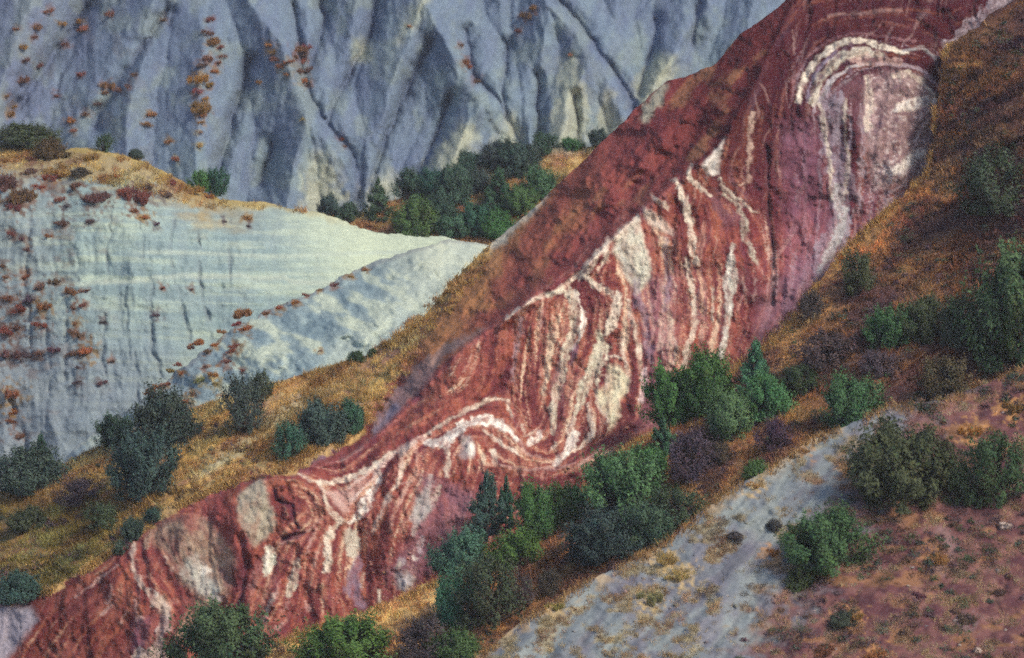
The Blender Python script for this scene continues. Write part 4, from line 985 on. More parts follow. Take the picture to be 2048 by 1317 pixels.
def make_crown(kind, seed, height=1.5, nclump=95, per=80, leaf=.040, sparse=0.0):
    """leaf clumps spread through a lumpy crown of half-width 1"""
    rng = np.random.default_rng(seed)
    P = []; N = []; T = []
    lob = rng.random(6) * 6.28
    tips = []
    for c in range(nclump):
        t = rng.random() ** (1.5 if kind == 'cone' else .85) * .97
        az = rng.random() * 6.283
        lump = 1 + .20 * math.sin(2 * az + lob[0]) + .14 * math.sin(3 * az + lob[1] + 4 * t) + .12 * math.sin(7 * t + lob[2] + az)
        R = radius_at(kind, t) * lump
        rr = R * (1 - (rng.random() ** 2.2) * .75)
        cen = np.array([rr * math.cos(az), rr * math.sin(az), t * height * (1 + .10 * math.sin(az + lob[3]))])
        size = (.13 + .15 * rng.random()) * (0.6 + .5 * min(1, R)) * (.72 if kind == 'cone' else 1)
        out = np.array([math.cos(az) * R, math.sin(az) * R, .35 + 1.2 * t]); out /= np.linalg.norm(out)
        tips.append(cen)
        n = int(per * (.6 + .8 * rng.random()))
        q = rng.normal(size=(n, 3)); q /= np.linalg.norm(q, axis=1, keepdims=True)
        q *= (rng.random((n, 1)) ** .45)
        st = 1 + .9 * rng.random()
        pts = cen + size * (q + out * (np.einsum('ij,j->i', q, out)[:, None]) * (st - 1))
        P.append(pts); N.append(q * .8 + out * .7 + rng.normal(size=(n, 3)) * .45)
        tone = .55 + .9 * rng.random() ** 1.3
        hue = rng.normal() * .07
        tc = np.stack([tone * (1 + hue + .10 * rng.normal(size=n)), tone * (1 + .10 * rng.normal(size=n)), tone * (1 - hue + .10 * rng.normal(size=n))], -1)
        T.append(tc)
        # stray twig tips for an uneven outline
        m = max(2, n // 12)
        st_ = cen + out * size * (1.0 + .9 * rng.random((m, 1))) + rng.normal(size=(m, 3)) * size * .25
        P.append(st_); N.append(rng.normal(size=(m, 3)) + out); T.append(np.full((m, 3), tone * 1.1))
    P = np.concatenate(P); N = np.concatenate(N); T = np.concatenate(T)
    P[:, 2] = np.maximum(P[:, 2], .02)
    n, a, b = frames(N, rng)
    L = leaf * (.6 + .9 * rng.random((len(P), 1))); Wd = L * (.5 + .35 * rng.random((len(P), 1)))
    V = np.stack([P - a * L, P + b * Wd * .8, P + a * L, P - b * Wd * .8], 1)
    F = np.arange(len(P) * 4).reshape(-1, 4)
    return V.reshape(-1, 3), F, np.repeat(T, 4, 0), tips

def make_trunk(tips, height, seed):
    rng = np.random.default_rng(seed)
    V = []; F = []
    def add(path, rad):
        v, f = tube(path, rad); o = len(V)
        V.extend(v); F.extend([tuple(i + o for i in q) for q in f])
    add([Vector((0, 0, -.25)), Vector((.03, .02, .12)), Vector((-.03, .03, height * .4)), Vector((.02, -.02, height * .8))], [.10, .085, .055, .015])
    for k in rng.choice(len(tips), min(34, len(tips)), replace=False):
        e = Vector(tips[k]); z0 = max(.05, e.z * .35)
        s = Vector((0, 0, z0)); mid = s.lerp(e, .5) + Vector((0, 0, -.06))
        add([s, mid, e, e + (e - mid) * .45], [.04, .026, .012, .004])
    return np.array(V), np.array(F)

PROTO = {}
def proto(key, kind, seed, **kw):
    V, F, C, tips = make_crown(kind, seed, **kw)
    o = mesh_from('crown', V, F, M_LEAF, C, False)
    h = kw.get('height', 1.5)
    tv, tf = make_trunk(tips, h, seed)
    t = mesh_from('trunk', tv, tf, M_BARK)
    PROTO[key] = (o.data, t.data, h)
    bpy.data.objects.remove(o); bpy.data.objects.remove(t)
for i in range(3):
    proto('round%d' % i, 'round', 20 + i, height=1.5, nclump=130, per=140)
for i in range(2):
    proto('cone%d' % i, 'cone', 40 + i, height=2.2, nclump=140, per=110, leaf=.038)
for i in range(3):
    proto('dome%d' % i, 'dome', 60 + i, height=1.15, nclump=130, per=140)
for i in range(2):
    proto('rag%d' % i, 'ragged', 80 + i, height=1.4, nclump=90, per=80, leaf=.036)

HUE = dict(blue=(.084, .165, .115), dark=(.082, .142, .105), green=(.112, .215, .082), bright=(.135, .265, .120), teal=(.115, .235, .155),
           olive=(.095, .130, .070), fgreen=(.090, .155, .072), purple=(.135, .105, .115), brown=(.150, .110, .075))
CNT = [0]
def shrub(sh, px, base, wpx, hpx, key, hue, label, cat='shrub', group=None, name='juniper_shrub'):
    i = CNT[0]; CNT[0] += 1
    loc, d = place(sh, px, base)
    m = mpp(d)
    cm, tm, h = PROTO[key]
    e = bpy.data.objects.new(name, None)
    COL.objects.link(e)
    rad = wpx * m * .5 * .92
    e.location = loc + Vector((0, rad * .25, -.04))
    e.scale = (rad, rad, hpx * m / h / 1.04)
    e.rotation_euler = (0, 0, (i * 2.399) % 6.283)
    e['label'] = label; e['category'] = cat
    if group: e['group'] = group
    c = bpy.data.objects.new('crown', cm); t = bpy.data.objects.new('trunk', tm)
    rr = np.random.default_rng(500 + i)
    j = 1 + .10 * rr.normal(size=3)
    col = np.array(HUE[hue]) * j
    for o in (c, t):
        COL.objects.link(o); o.parent = e
    c.color = (*col, 1)
    return e

G1 = 'shrubs on the grassy left slope'; G2 = 'shrubs on the pale hill crest'; G3 = 'evergreens in the wooded saddle'; G4 = 'shrubs on the right grass slope'; G5 = 'shrubs on the near spur'
J = 'juniper_shrub'; B_ = 'dry_shrub'; T_ = 'juniper_tree'
SHR = [
 # grassy left slope
 ('D', 62, 985, 150, 78, 'dome0', 'dark', 'wide dark shrub at the left edge below the pale hill', G1, J),
 ('D', 84, 945, 52, 78, 'cone0', 'dark', 'small pointed dark juniper rising out of the leftmost wide shrub', G1, T_),
 ('D', 232, 893, 90, 60, 'round0', 'dark', 'dark shrub just left of the tall clump below the pale hill', G1, J),
 ('D', 328, 900, 128, 112, 'round1', 'dark', 'upper dark juniper of the tall clump on the left grass slope', G1, J),
 ('D', 284, 1000, 122, 132, 'round2', 'dark', 'lower dark blue-green juniper of the tall clump on the left slope', G1, J),
 ('D', 488, 870, 96, 116, 'rag0', 'dark', 'tall loose dark shrub on the slope crest beside the pale spur', G1, J),
 ('D', 522, 800, 60, 56, 'rag1', 'olive', 'thin olive shrub on the crest behind the tall loose one', G1, B_),
 ('D', 578, 922, 72, 78, 'rag0', 'blue', 'small blue-green juniper above the golden rim of the red cliff', G1, T_),
 ('D', 642, 888, 100, 74, 'dome1', 'blue', 'broad blue-green juniper above the golden cliff rim', G1, J),
 ('D', 702, 866, 56, 62, 'round1', 'blue', 'small blue-green juniper at the right end of the cliff rim group', G1, J),
 ('D', 634, 834, 34, 36, 'rag1', 'olive', 'tiny olive shrub above the broad juniper on the cliff rim', G1, B_),
 ('D', 160, 1008, 110, 50, 'rag1', 'purple', 'greyish purple dry shrub left of the tall clump', G1, B_),
 ('D', 56, 1062, 76, 42, 'dome1', 'olive', 'low olive green shrub near the left edge of the grass', G1, J),
 ('D', 205, 1062, 80, 56, 'rag0', 'olive', 'loose olive shrub below the tall clump on the left slope', G1, B_),
 ('D', 304, 1046, 34, 30, 'round0', 'dark', 'tiny dark shrub beside the pale patch on the cliff rim', G1, J),
 ('D', 266, 1082, 44, 46, 'round2', 'dark', 'small dark shrub hanging on the red cliff rim at lower left', G1, J),
 ('D', 240, 1108, 34, 28, 'rag1', 'dark', 'tiny dark bush lowest along the red cliff rim', G1, B_),
 ('D', 40, 1204, 105, 52, 'dome2', 'dark', 'dark low shrub at the lower left above the grey corner', G1, J),
 ('D', 712, 724, 36, 20, 'dome0', 'olive', 'tiny green bush on the crest under the pale spur', G1, J),
 ('D', 744, 712, 22, 14, 'dome1', 'olive', 'tiniest bush right of its twin on the slope crest', G1, J),
 # crest of the pale hill
 ('B', 52, 297, 124, 44, 'dome2', 'olive', 'wide dome-shaped dark green shrub on the pale hill crest', G2, J),
 ('B', 100, 318, 60, 36, 'dome0', 'brown', 'brownish shrub right beneath the wide dome shrub', G2, B_),
 ('B', 209, 304, 40, 36, 'rag0', 'dark', 'small upright dark shrub on the pale hill crest', G2, J),
 ('B', 272, 318, 36, 18, 'dome1', 'dark', 'flat little dark shrub on the crest right of the upright one', G2, J),
 ('B', 402, 382, 54, 36, 'dome1', 'green', 'left half of the green shrub pair where the crest drops', G2, J),
 ('B', 432, 392, 46, 54, 'round2', 'blue', 'taller right half of the green shrub pair where the crest drops', G2, J),
 ('B', 160, 352, 44, 16, 'dome2', 'brown', 'low brown bush in the dry grass of the pale hill', G2, B_),
 # wooded saddle
 ('C', 656, 434, 44, 42, 'round0', 'dark', 'leftmost dark evergreen at the low end of the saddle', G3, T_),
 ('C', 694, 441, 52, 32, 'dome0', 'dark', 'low dark evergreen second from the left end of the saddle', G3, J),
 ('C', 758, 440, 80, 80, 'cone1', 'dark', 'broad conical dark evergreen at the left of the saddle', G3, T_),
 ('C', 822, 404, 66, 60, 'round1', 'dark', 'dark evergreen right of the broad conical one', G3, T_),
 ('C', 868, 396, 72, 56, 'round2', 'dark', 'dark evergreen in the middle of the saddle row', G3, T_),
 ('C', 908, 408, 80, 70, 'dome1', 'dark', 'wide dark evergreen below the middle of the saddle row', G3, T_),
 ('C', 938, 348, 52, 44, 'round0', 'dark', 'dark round evergreen on the skyline of the saddle', G3, T_),
 ('C', 990, 336, 76, 46, 'dome2', 'dark', 'low wide evergreen below the bright grey cone', G3, T_),
 ('C', 1028, 352, 92, 66, 'round1', 'dark', 'large dark evergreen at the upper right of the saddle grove', G3, T_),
 ('C', 1058, 334, 60, 40, 'dome0', 'dark', 'dark evergreen at the right shoulder of the saddle grove', G3, T_),
 ('C', 1078, 396, 76, 54, 'dome1', 'blue', 'blue-green evergreen beside the red crest under the saddle grass', G3, T_),
 ('C', 1000, 428, 96, 92, 'cone0', 'dark', 'tall broad evergreen in the centre of the lower saddle', G3, T_),
 ('C', 832, 474, 112, 68, 'dome2', 'green', 'bright green rounded shrub at the front of the saddle', G3, J),
 ('C', 908, 476, 72, 46, 'round2', 'teal', 'pale green shrub right of the bright rounded one', G3, J),
 ('C', 954, 470, 80, 60, 'round0', 'blue', 'blue-green evergreen above the end of the pale ridge', G3, T_),
 ('C', 996, 476, 70, 48, 'dome0', 'green', 'green shrub tucked against the red hill crest', G3, J),
 ('C', 880, 446, 80, 50, 'round1', 'dark', 'dark evergreen behind the bright green saddle shrub', G3, T_),
 ('C', 1046, 430, 70, 56, 'round2', 'green', 'green evergreen just above the red hill crest', G3, T_),
 ('C', 948, 388, 74, 44, 'dome2', 'dark', 'dark low evergreen on the orange grass of the saddle', G3, T_),
 ('C', 1088, 308, 50, 40, 'round0', 'dark', 'dark evergreen standing apart on the right saddle skyline', G3, T_),
 ('C', 1142, 300, 44, 22, 'dome1', 'blue', 'flat blue-green bush on the right saddle skyline', G3, J),
 ('C', 1196, 294, 42, 36, 'round2', 'dark', 'rightmost dark evergreen on the saddle against the red crest', G3, T_),
 # right slope
 ('E', 1340, 850, 110, 108, 'round0', 'green', 'left half of the big green juniper under the cream bands', G4, J),
 ('E', 1412, 832, 116, 118, 'round1', 'green', 'right half of the big green juniper under the cream bands', G4, J),
 ('E', 1514, 792, 96, 112, 'cone0', 'teal', 'pointed blue-green juniper at the foot of the red cliff', G4, T_),
 ('E', 1462, 878, 96, 92, 'round2', 'bright', 'pale green leafy shrub left below the pointed juniper', G4, J),
 ('E', 1538, 838, 104, 78, 'dome0', 'bright', 'spreading pale green shrub right below the pointed juniper', G4, J),
 ('E', 1704, 860, 120, 102, 'round0', 'green', 'solitary green juniper at the top of the near grey spur', G4, J),
 ('E', 1718, 592, 84, 88, 'rag0', 'olive', 'loose olive shrub in the orange grass beside the cliff', G4, J),
 ('E', 1622, 640, 64, 56, 'rag1', 'purple', 'purplish dry shrub at the grass edge of the red cliff', G4, B_),
 ('E', 1660, 738, 160, 72, 'rag1', 'purple', 'wide dark purplish thicket right of the pointed juniper', G4, B_),
 ('E', 1600, 790, 90, 60, 'rag0', 'olive', 'dull olive shrub between pointed juniper and solitary juniper', G4, B_),
 ('E', 1780, 700, 90, 84, 'round2', 'green', 'green shrub left in the row below the orange grass', G4, J),
 ('E', 1846, 684, 100, 84, 'round1', 'olive', 'olive green shrub in the middle of the row on the right', G4, J),
 ('E', 1918, 692, 96, 98, 'rag1', 'olive', 'loose brownish green shrub touching the tall tree at right', G4, J),
 ('E', 2046, 742, 205, 236, 'round1', 'green', 'biggest dense green tree, cut by the right edge', G4, T_),
 ('E', 1890, 812, 130, 96, 'rag0', 'brown', 'dark brownish shrub above the dark hollow of the near spur', G4, B_),
 ('E', 1990, 430, 160, 120, 'rag1', 'olive', 'big dark olive shrub in shade near the upper right edge', G4, B_),
 ('E', 1760, 752, 90, 50, 'rag0', 'purple', 'low purple shrub under the green row on the right', G4, B_),
 ('E', 1326, 912, 78, 74, 'cone1', 'bright', 'small pointed pale green juniper above the big bushy one', G4, T_),
 ('E', 1246, 1040, 146, 134, 'round2', 'bright', 'big bushy juniper with lit top in the lower middle', G4, J),
 ('E', 1298, 962, 70, 62, 'round0', 'bright', 'small light green juniper joining the big bushy one', G4, J),
 ('E', 1382, 962, 120, 96, 'rag1', 'purple', 'tall greyish purple shrub right of the small pointed juniper', G4, B_),
 ('E', 1352, 1052, 130, 76, 'rag0', 'olive', 'dull olive thicket beside the near spur edge', G4, B_),
 ('E', 1206, 1128, 150, 100, 'round1', 'dark', 'darkest shaded shrub in the hollow by the spur edge', G4, J),
 ('E', 1292, 1090, 120, 70, 'dome0', 'dark', 'shaded low shrub right of the darkest one by the spur', G4, J),
 ('E', 972, 1070, 104, 126, 'cone0', 'blue', 'tall conical juniper standing against the red cliff foot', G4, T_),
 ('E', 1012, 1046, 48, 92, 'cone1', 'blue', 'slim juniper spire right beside the tall conical one', G4, T_),
 ('E', 1076, 1072, 100, 98, 'round0', 'green', 'leafy green shrub right of the conical juniper', G4, J),
 ('E', 1134, 1050, 74, 82, 'round2', 'green', 'green shrub between the leafy one and the big bushy juniper', G4, J),
 ('E', 922, 1152, 112, 82, 'dome1', 'teal', 'blue-green spreading shrub left of the conical juniper foot', G4, J),
 ('E', 1034, 1136, 100, 74, 'round1', 'green', 'bright green shrub under the conical juniper', G4, J),
 ('E', 972, 1258, 150, 140, 'rag0', 'olive', 'big purplish green shrub below the blue-green spreading one', G4, J),
 ('E', 908, 1252, 80, 96, 'round0', 'teal', 'dull teal shrub at the left of the big purplish one', G4, J),
 ('E', 1044, 1210, 60, 60, 'rag1', 'purple', 'small purplish bush on the golden grass by the spur', G4, B_),
 ('E', 850, 1330, 140, 90, 'rag1', 'purple', 'dark purplish thicket at the bottom edge', G4, B_),
 ('E', 690, 1345, 175, 104, 'round1', 'green', 'rounded green shrub at the bottom edge on golden grass', G4, J),
 ('E', 910, 1340, 110, 70, 'dome2', 'green', 'half-hidden green shrub at the bottom beside the spur', G4, J),
 ('E', 444, 1345, 196, 118, 'dome0', 'green', 'large domed green shrub at the bottom left in front of the cliff', G4, J),
 ('E', 482, 1250, 34, 44, 'cone0', 'green', 'small pointed top rising from the large domed shrub', G4, T_),
 ('E', 1512, 964, 50, 40, 'dome2', 'green', 'small bright green bush on the edge of the near spur', G4, J),
 ('E', 1552, 900, 80, 60, 'rag1', 'purple', 'greyish purple shrub below the spreading pale green one', G4, B_),
 ('E', 1440, 930, 70, 46, 'rag0', 'brown', 'brownish dry bush below the pale leafy shrub', G4, B_),
 ('E', 1100, 1190, 60, 50, 'rag1', 'brown', 'brown dry bush at the left end of the spur edge', G4, B_),
 # near spur
 ('F', 1806, 1018, 214, 162, 'round2', 'olive', 'largest rounded green shrub on the near spur', G5, J),
 ('F', 1990, 1016, 160, 146, 'rag0', 'olive', 'dark olive shrub at the right edge of the near spur', G5, B_),
 ('F', 1918, 1010, 90, 90, 'rag1', 'olive', 'loose shrub between the largest one and the right edge', G5, B_),
 ('F', 1652, 1144, 168, 116, 'round1', 'fgreen', 'green shrub lower on the near spur, above bare brown ground', G5, J),
 ('F', 1600, 1180, 70, 50, 'rag1', 'olive', 'wispy olive bush at the foot of the lower spur shrub', G5, B_),
 ('F', 1686, 1252, 56, 26, 'dome1', 'olive', 'flat olive cushion low on the brown ground', G5, B_),
 ('F', 1470, 1080, 34, 16, 'dome2', 'purple', 'small purple cushion on the pale face of the spur', G5, B_),
 ('F', 1548, 1060, 30, 20, 'dome0', 'purple', 'second purple cushion right along the spur face', G5, B_),
]
for sh, px, base, wp, hp, key, hue, lab, grp, nm in SHR:
    shrub(sh, px, base, wp, hp, key, hue, lab, 'tree' if nm == T_ else 'shrub', grp, nm)

# ---- dry tussocks, one object each
def tuft_mesh(seed, nsub=7, per=60):
    """a ragged cushion of several small stalk bundles"""
    rng = np.random.default_rng(seed)
    R = []; T = []; C = []
    for k in range(nsub):
        az = rng.random() * 6.283; rr = math.sqrt(rng.random()) * 1.0
        cx, cy = rr * math.cos(az), rr * math.sin(az)
        sz = .13 + .24 * rng.random() ** 1.5; hh = (.25 + .5 * rng.random()) * (1.1 - .45 * rr)
        a = rng.random(per) * 6.283; q = np.sqrt(rng.random(per)) * sz
        root = np.stack([cx + q * np.cos(a), cy + q * np.sin(a), np.full(per, -.15)], -1)
        le = np.stack([np.cos(a), np.sin(a)], -1) * (q * .7)[:, None] + rng.normal(size=(per, 2)) * .10
        h = hh * (1 - .5 * (q / sz) ** 2) * (.6 + .6 * rng.random(per)) + .15
        R.append(root); T.append(root + np.c_[le, h])
        tone = (.75 + .5 * rng.random()) * (.75 + .5 * rng.random(per))
        C.append(np.stack([tone, tone * (1 + .1 * rng.normal(size=per)), tone * (1 + .12 * rng.normal(size=per))], -1))
    root = np.concatenate(R); tip = np.concatenate(T); C = np.concatenate(C); n = len(root)
    az = rng.random(n) * 6.283
    sd_ = np.stack([np.cos(az), np.sin(az), np.zeros(n)], -1) * (.022 + .022 * rng.random(n))[:, None]
    mid = root * .4 + tip * .6
    V = np.stack([root - sd_, root + sd_, mid + sd_ * 1.1, mid - sd_ * 1.1, tip], 1)
    b = (np.arange(n) * 5)[:, None]
    F = np.concatenate([b + np.array([[0, 1, 2]]), b + np.array([[0, 2, 3]]), b + np.array([[3, 2, 4]])])
    o = mesh_from('tussock', V.reshape(-1, 3), F, M_TUFT, np.repeat(C, 5, 0), False)
    d = o.data; bpy.data.objects.remove(o)
    return d
TUF = [tuft_mesh(900 + i, 9 + 2 * i, 46) for i in range(5)]
ONES = 'first second third fourth fifth sixth seventh eighth ninth tenth eleventh twelfth thirteenth fourteenth fifteenth sixteenth seventeenth eighteenth nineteenth'.split()
TENS = {2: ('twentieth', 'twenty'), 3: ('thirtieth', 'thirty'), 4: ('fortieth', 'forty')}
def ordinal(i):
    if i <= 19: return ONES[i - 1]
    t, u = divmod(i, 10)
    return TENS[t][0] if u == 0 else TENS[t][1] + '-' + ONES[u - 1]
HW = dict(o='orange', r='rust red', y='straw yellow', b='brown', p='purplish brown')
for sh, mode, where, grp, lst in TCL:
    lst = sorted(lst, key=lambda q: q[1] if mode else q[0])
    for i, (px, py, wp, hu) in enumerate(lst):
        loc, d = place(sh, px, py + 3)
        o = bpy.data.objects.new('grass_tussock', TUF[(i * 7 + len(lst)) % 5])
        COL.objects.link(o)
        s = wp * mpp(d) * (.46 if sh != 'A' else .56)
        rr = np.random.default_rng(3000 + i + 50 * len(lst))
        v_ = .75 + .6 * rr.random()
        o.location = loc; o.scale = (s * v_ * (.8 + .5 * rr.random()), s * v_, s * v_ * (1.0 + .7 * rr.random()))
        o.rotation_euler = (0.12, .5 * rr.random() - .25, .6 * rr.normal())
        o.color = (*(np.array(THUE[hu]) * (1 + .12 * rr.normal(size=3))), 1)
        o['category'] = 'tussock'; o['group'] = grp
        o['label'] = '%s dry tussock, %s from the %s, %s' % (HW[hu], ordinal(i + 1), 'top' if mode else 'left', where)

# ---- dry grass, uncountable: one object for each hill
def grass(name, label, sh, poly, n, dens, colf, hm=(.16, .34), seed=0, lean=(.25, -.05), wid=.022):
    rng = np.random.default_rng(seed)
    a = np.array(poly)
    per = 14; nc = n // per
    x = rng.uniform(a[:, 0].min(), a[:, 0].max(), nc * 8); y = rng.uniform(a[:, 1].min(), a[:, 1].max(), nc * 8)
    k = inside(x, y, poly); x, y = x[k], y[k]
    k = rng.random(len(x)) < dens(x, y); x, y = x[k][:nc], y[k][:nc]
    tone = np.repeat(.62 + .76 * rng.random(len(x)), per); big = np.repeat(.6 + .8 * rng.random(len(x)), per)
    x = np.repeat(x, per) + rng.normal(size=len(x) * per) * 3.6; y = np.repeat(y, per) + rng.normal(size=len(y) * per) * 2.0
    d = SHEETS[sh].depth(x, y)
    P = at(x, y, d); m = len(x)
    h = big * rng.uniform(hm[0], hm[1], m) * (.6 + .6 * sstep(-.5, .6, fbm(x / 30, y / 24, seed + 3, 3)))
    az = rng.random(m) * 6.283
    tip = P + np.stack([h * (lean[0] * .6 + .55 * rng.normal(size=m)), h * (lean[1] + .4 * rng.normal(size=m)), h], -1)
    sd_ = np.stack([np.cos(az), np.sin(az), np.zeros(m)], -1) * (wid * (.6 + .9 * rng.random(m)))[:, None]
    V = np.stack([P - sd_ - np.array([0, 0, .05]), P + sd_ - np.array([0, 0, .05]), tip], 1)
    F = np.arange(m * 3).reshape(-1, 3)
    C = np.repeat(colf(x, y, rng) * tone[:, None], 3, 0)
    o = mesh_from(name, V.reshape(-1, 3), F, M_GRASS, C, False)
    o['kind'] = 'stuff'; o['label'] = label; o['category'] = 'grass'
    return o
def gcol(pal, sx=60, sy=24, k=4):
    pal = np.array(pal)
    def f(x, y, rng):
        n = fbm((x + .4 * y) / sx, (y + .5 * x) / sy, k, 4) * .9 + .35 * rng.normal(size=x.shape)
        t = np.clip((n + 1) / 2, 0, .999) * (len(pal) - 1)
        i = np.floor(t).astype(int); fr = (t - i)[:, None]
        o = pal[i] * (1 - fr) + pal[i + 1] * fr
        h = fbm((x + .5 * y) / 70, (y + .55 * x) / 26, k + 5, 4)[:, None]
        o = o * (1 + np.clip(h, 0, 1) * np.array((-.35, -.12, .35)) + np.clip(-h, 0, 1) * np.array((-.1, -.3, .0)))
        return o
    return f
PG = [(.20, .11, .05), (.42, .25, .085), (.60, .41, .14), (.76, .58, .23)]
PE = [(.14, .075, .06), (.28, .135, .065), (.47, .245, .085), (.66, .42, .15)]
PF = [(.24, .155, .11), (.34, .235, .14), (.46, .34, .17), (.56, .46, .25)]
grass('grass', 'yellow brown dry grass covering the slope behind the red cliff', 'D', [(-250, 1050), (0, 990), (400, 815), (740, 712), (980, 492), (960, 560), (880, 650), (820, 740), (740, 850), (600, 942), (440, 975), (330, 1025), (90, 1190), (-250, 1260)], 90000,
      lambda x, y: .25 + .75 * sstep(-.5, .5, fbm(x / 60, y / 30, 6, 4)) * grassD(x, y), lambda x, y, r_: gcol(PG)(x, y, r_) * (1 - .45 * (sstep(420, 120, x) * sstep(960, 1040, y + .2 * x))[:, None] * np.array((1, .8, 1))), (.10, .26), 1)
EP = [(440, 1330), (700, 1237), (880, 1162), (1040, 1074), (1180, 964), (1300, 870), (1400, 845), (1480, 724), (1640, 566), (1740, 452), (1858, 346), (1874, 200), (1890, 108), (2010, 14), (2250, -180), (2250, 760), (1880, 850), (1560, 960), (1290, 1150), (960, 1340)]
grass('grass', 'orange dry grass covering the shrubby right slope', 'E', EP, 130000,
      lambda x, y: .15 + .85 * sstep(-.6, .4, fbm(x / 60, y / 30, 4, 4)), lambda x, y, r_: (1 - .5 * (sstep(.0, .5, fbm((x - .3 * y) / 130, (y + .4 * x) / 60, 12, 4)) * sstep(1150, 1350, x))[:, None] * np.array((1, 1.1, .5))) * gcol(PE)(x, y, r_) * (1 + 1.0 * patch(x, y, [(1690, 500), (1860, 350), (1880, 200), (1930, 190), (1900, 400), (1790, 520), (1700, 560), (1620, 640), (1600, 630)], 30)[:, None] * np.array((.9, .9, .7))) * (1.12 - .42 * sstep(1520, 1850, x)[:, None] * np.array((.9, 1.1, .8))) * (1 + .55 * sstep(1050, 850, x)[:, None] * np.array((.6, 1.0, 1.0))), (.12, .30), 2)  # blades also darkened to the right, vignette put into their colour
grass('grass', 'thin dry grass scattered over the near spur and brown ground', 'F', [(960, 1318), (1180, 1163), (1290, 1115), (1560, 925), (1780, 815), (2050, 740), (2250, 680), (2250, 1340), (940, 1340)], 70000,
      lambda x, y: .03 + .97 * sstep(.05, .5, fbm(x / 34, y / 20, 2, 4) + .35 * fbm((x + .95 * y) / 55, (y - .95 * x) / 96, 6, 5)), gcol(PF, 50, 26, 2), (.06, .17), 3, wid=.012)
grass('grass', 'straw coloured grass between the evergreens of the saddle', 'C', [(640, 445), (800, 400), (950, 335), (1180, 296), (1250, 290), (1100, 400), (980, 500), (700, 480)], 12000,
      lambda x, y: .4 + .6 * sstep(-.4, .4, fbm(x / 40, y / 16, 4, 4)), gcol(PG, 40, 16), (.15, .35), 4, wid=.025)
grass('grass', 'golden grass along the rounded crest of the pale hill', 'B', [(-200, 294), (0, 292), (120, 302), (260, 314), (330, 348), (440, 402), (560, 412), (640, 430), (560, 425), (420, 420), (300, 390), (100, 350), (-200, 350)], 14000,
      lambda x, y: .1 + .9 * sstep(.0, .6, fbm(x / 40, y / 14, 1, 4)), gcol(PG, 40, 16), (.12, .28), 5, wid=.022)

def fringe(name, label, sh, line, n, pal, hm, seed, off=6):
    a = np.array(line, float); L = np.r_[0, np.cumsum(np.hypot(*np.diff(a, axis=0).T))]
    rng = np.random.default_rng(seed)
    t = rng.random(n * 3) * L[-1]
    k = rng.random(n * 3) < sstep(-.35, .35, fbm(t / 45, t * 0, seed, 3)); t = t[k][:n]
    x = np.interp(t, L, a[:, 0]); y = np.interp(t, L, a[:, 1]) + np.abs(rng.normal(size=len(t))) * off + 1
    poly = [(x.min() - 9, y.min() - 9), (x.max() + 9, y.min() - 9), (x.max() + 9, y.max() + 9), (x.min() - 9, y.max() + 9)]
    P = at(x, y, SHEETS[sh].depth(x, y)); m = len(x)
    h = rng.uniform(hm[0], hm[1], m); az = rng.random(m) * 6.283
    tip = P + np.stack([h * .5 * rng.normal(size=m) - .1 * h, h * .4 * rng.normal(size=m), h], -1)
    sd_ = np.stack([np.cos(az), np.sin(az), np.zeros(m)], -1) * (.016 * (.6 + .9 * rng.random(m)))[:, None]
    V = np.stack([P - sd_ - np.array([0, 0, .06]), P + sd_ - np.array([0, 0, .06]), tip], 1)
    pl = np.array(pal); C = pl[rng.integers(0, len(pl), m)] * (.6 + .8 * rng.random((m, 1)))
    o = mesh_from(name, V.reshape(-1, 3), np.arange(m * 3).reshape(-1, 3), M_GRASS, np.repeat(C, 3, 0), False)
    o['kind'] = 'stuff'; o['label'] = label; o['category'] = 'grass'
fringe('grass', 'ragged dry grass hanging over the edge of the near spur', 'F', F_E[2:-1], 2600, [(.50, .34, .14), (.34, .21, .10), (.20, .12, .08), (.44, .25, .10)], (.10, .34), 31, 8)
fringe('grass', 'golden grass fringe between the right slope and the red cliff', 'E', E_E[2:27], 9000, [(.66, .46, .17), (.50, .30, .10), (.34, .19, .08)], (.10, .36), 32, 8)
fringe('grass', 'golden grass fringe along the top of the red cliff', 'D', [(700, 872), (660, 905), (600, 936), (520, 945), (430, 976), (340, 1018), (250, 1084), (170, 1139), (90, 1187), (0, 1205)], 5000, [(.66, .46, .17), (.50, .32, .11), (.34, .20, .08)], (.08, .28), 33, 5)
fringe('grass', 'thin grass on the skyline of the left grass slope', 'D', S_E[2:17], 3500, [(.56, .40, .16), (.42, .27, .10), (.26, .17, .08)], (.08, .26), 34, 6)

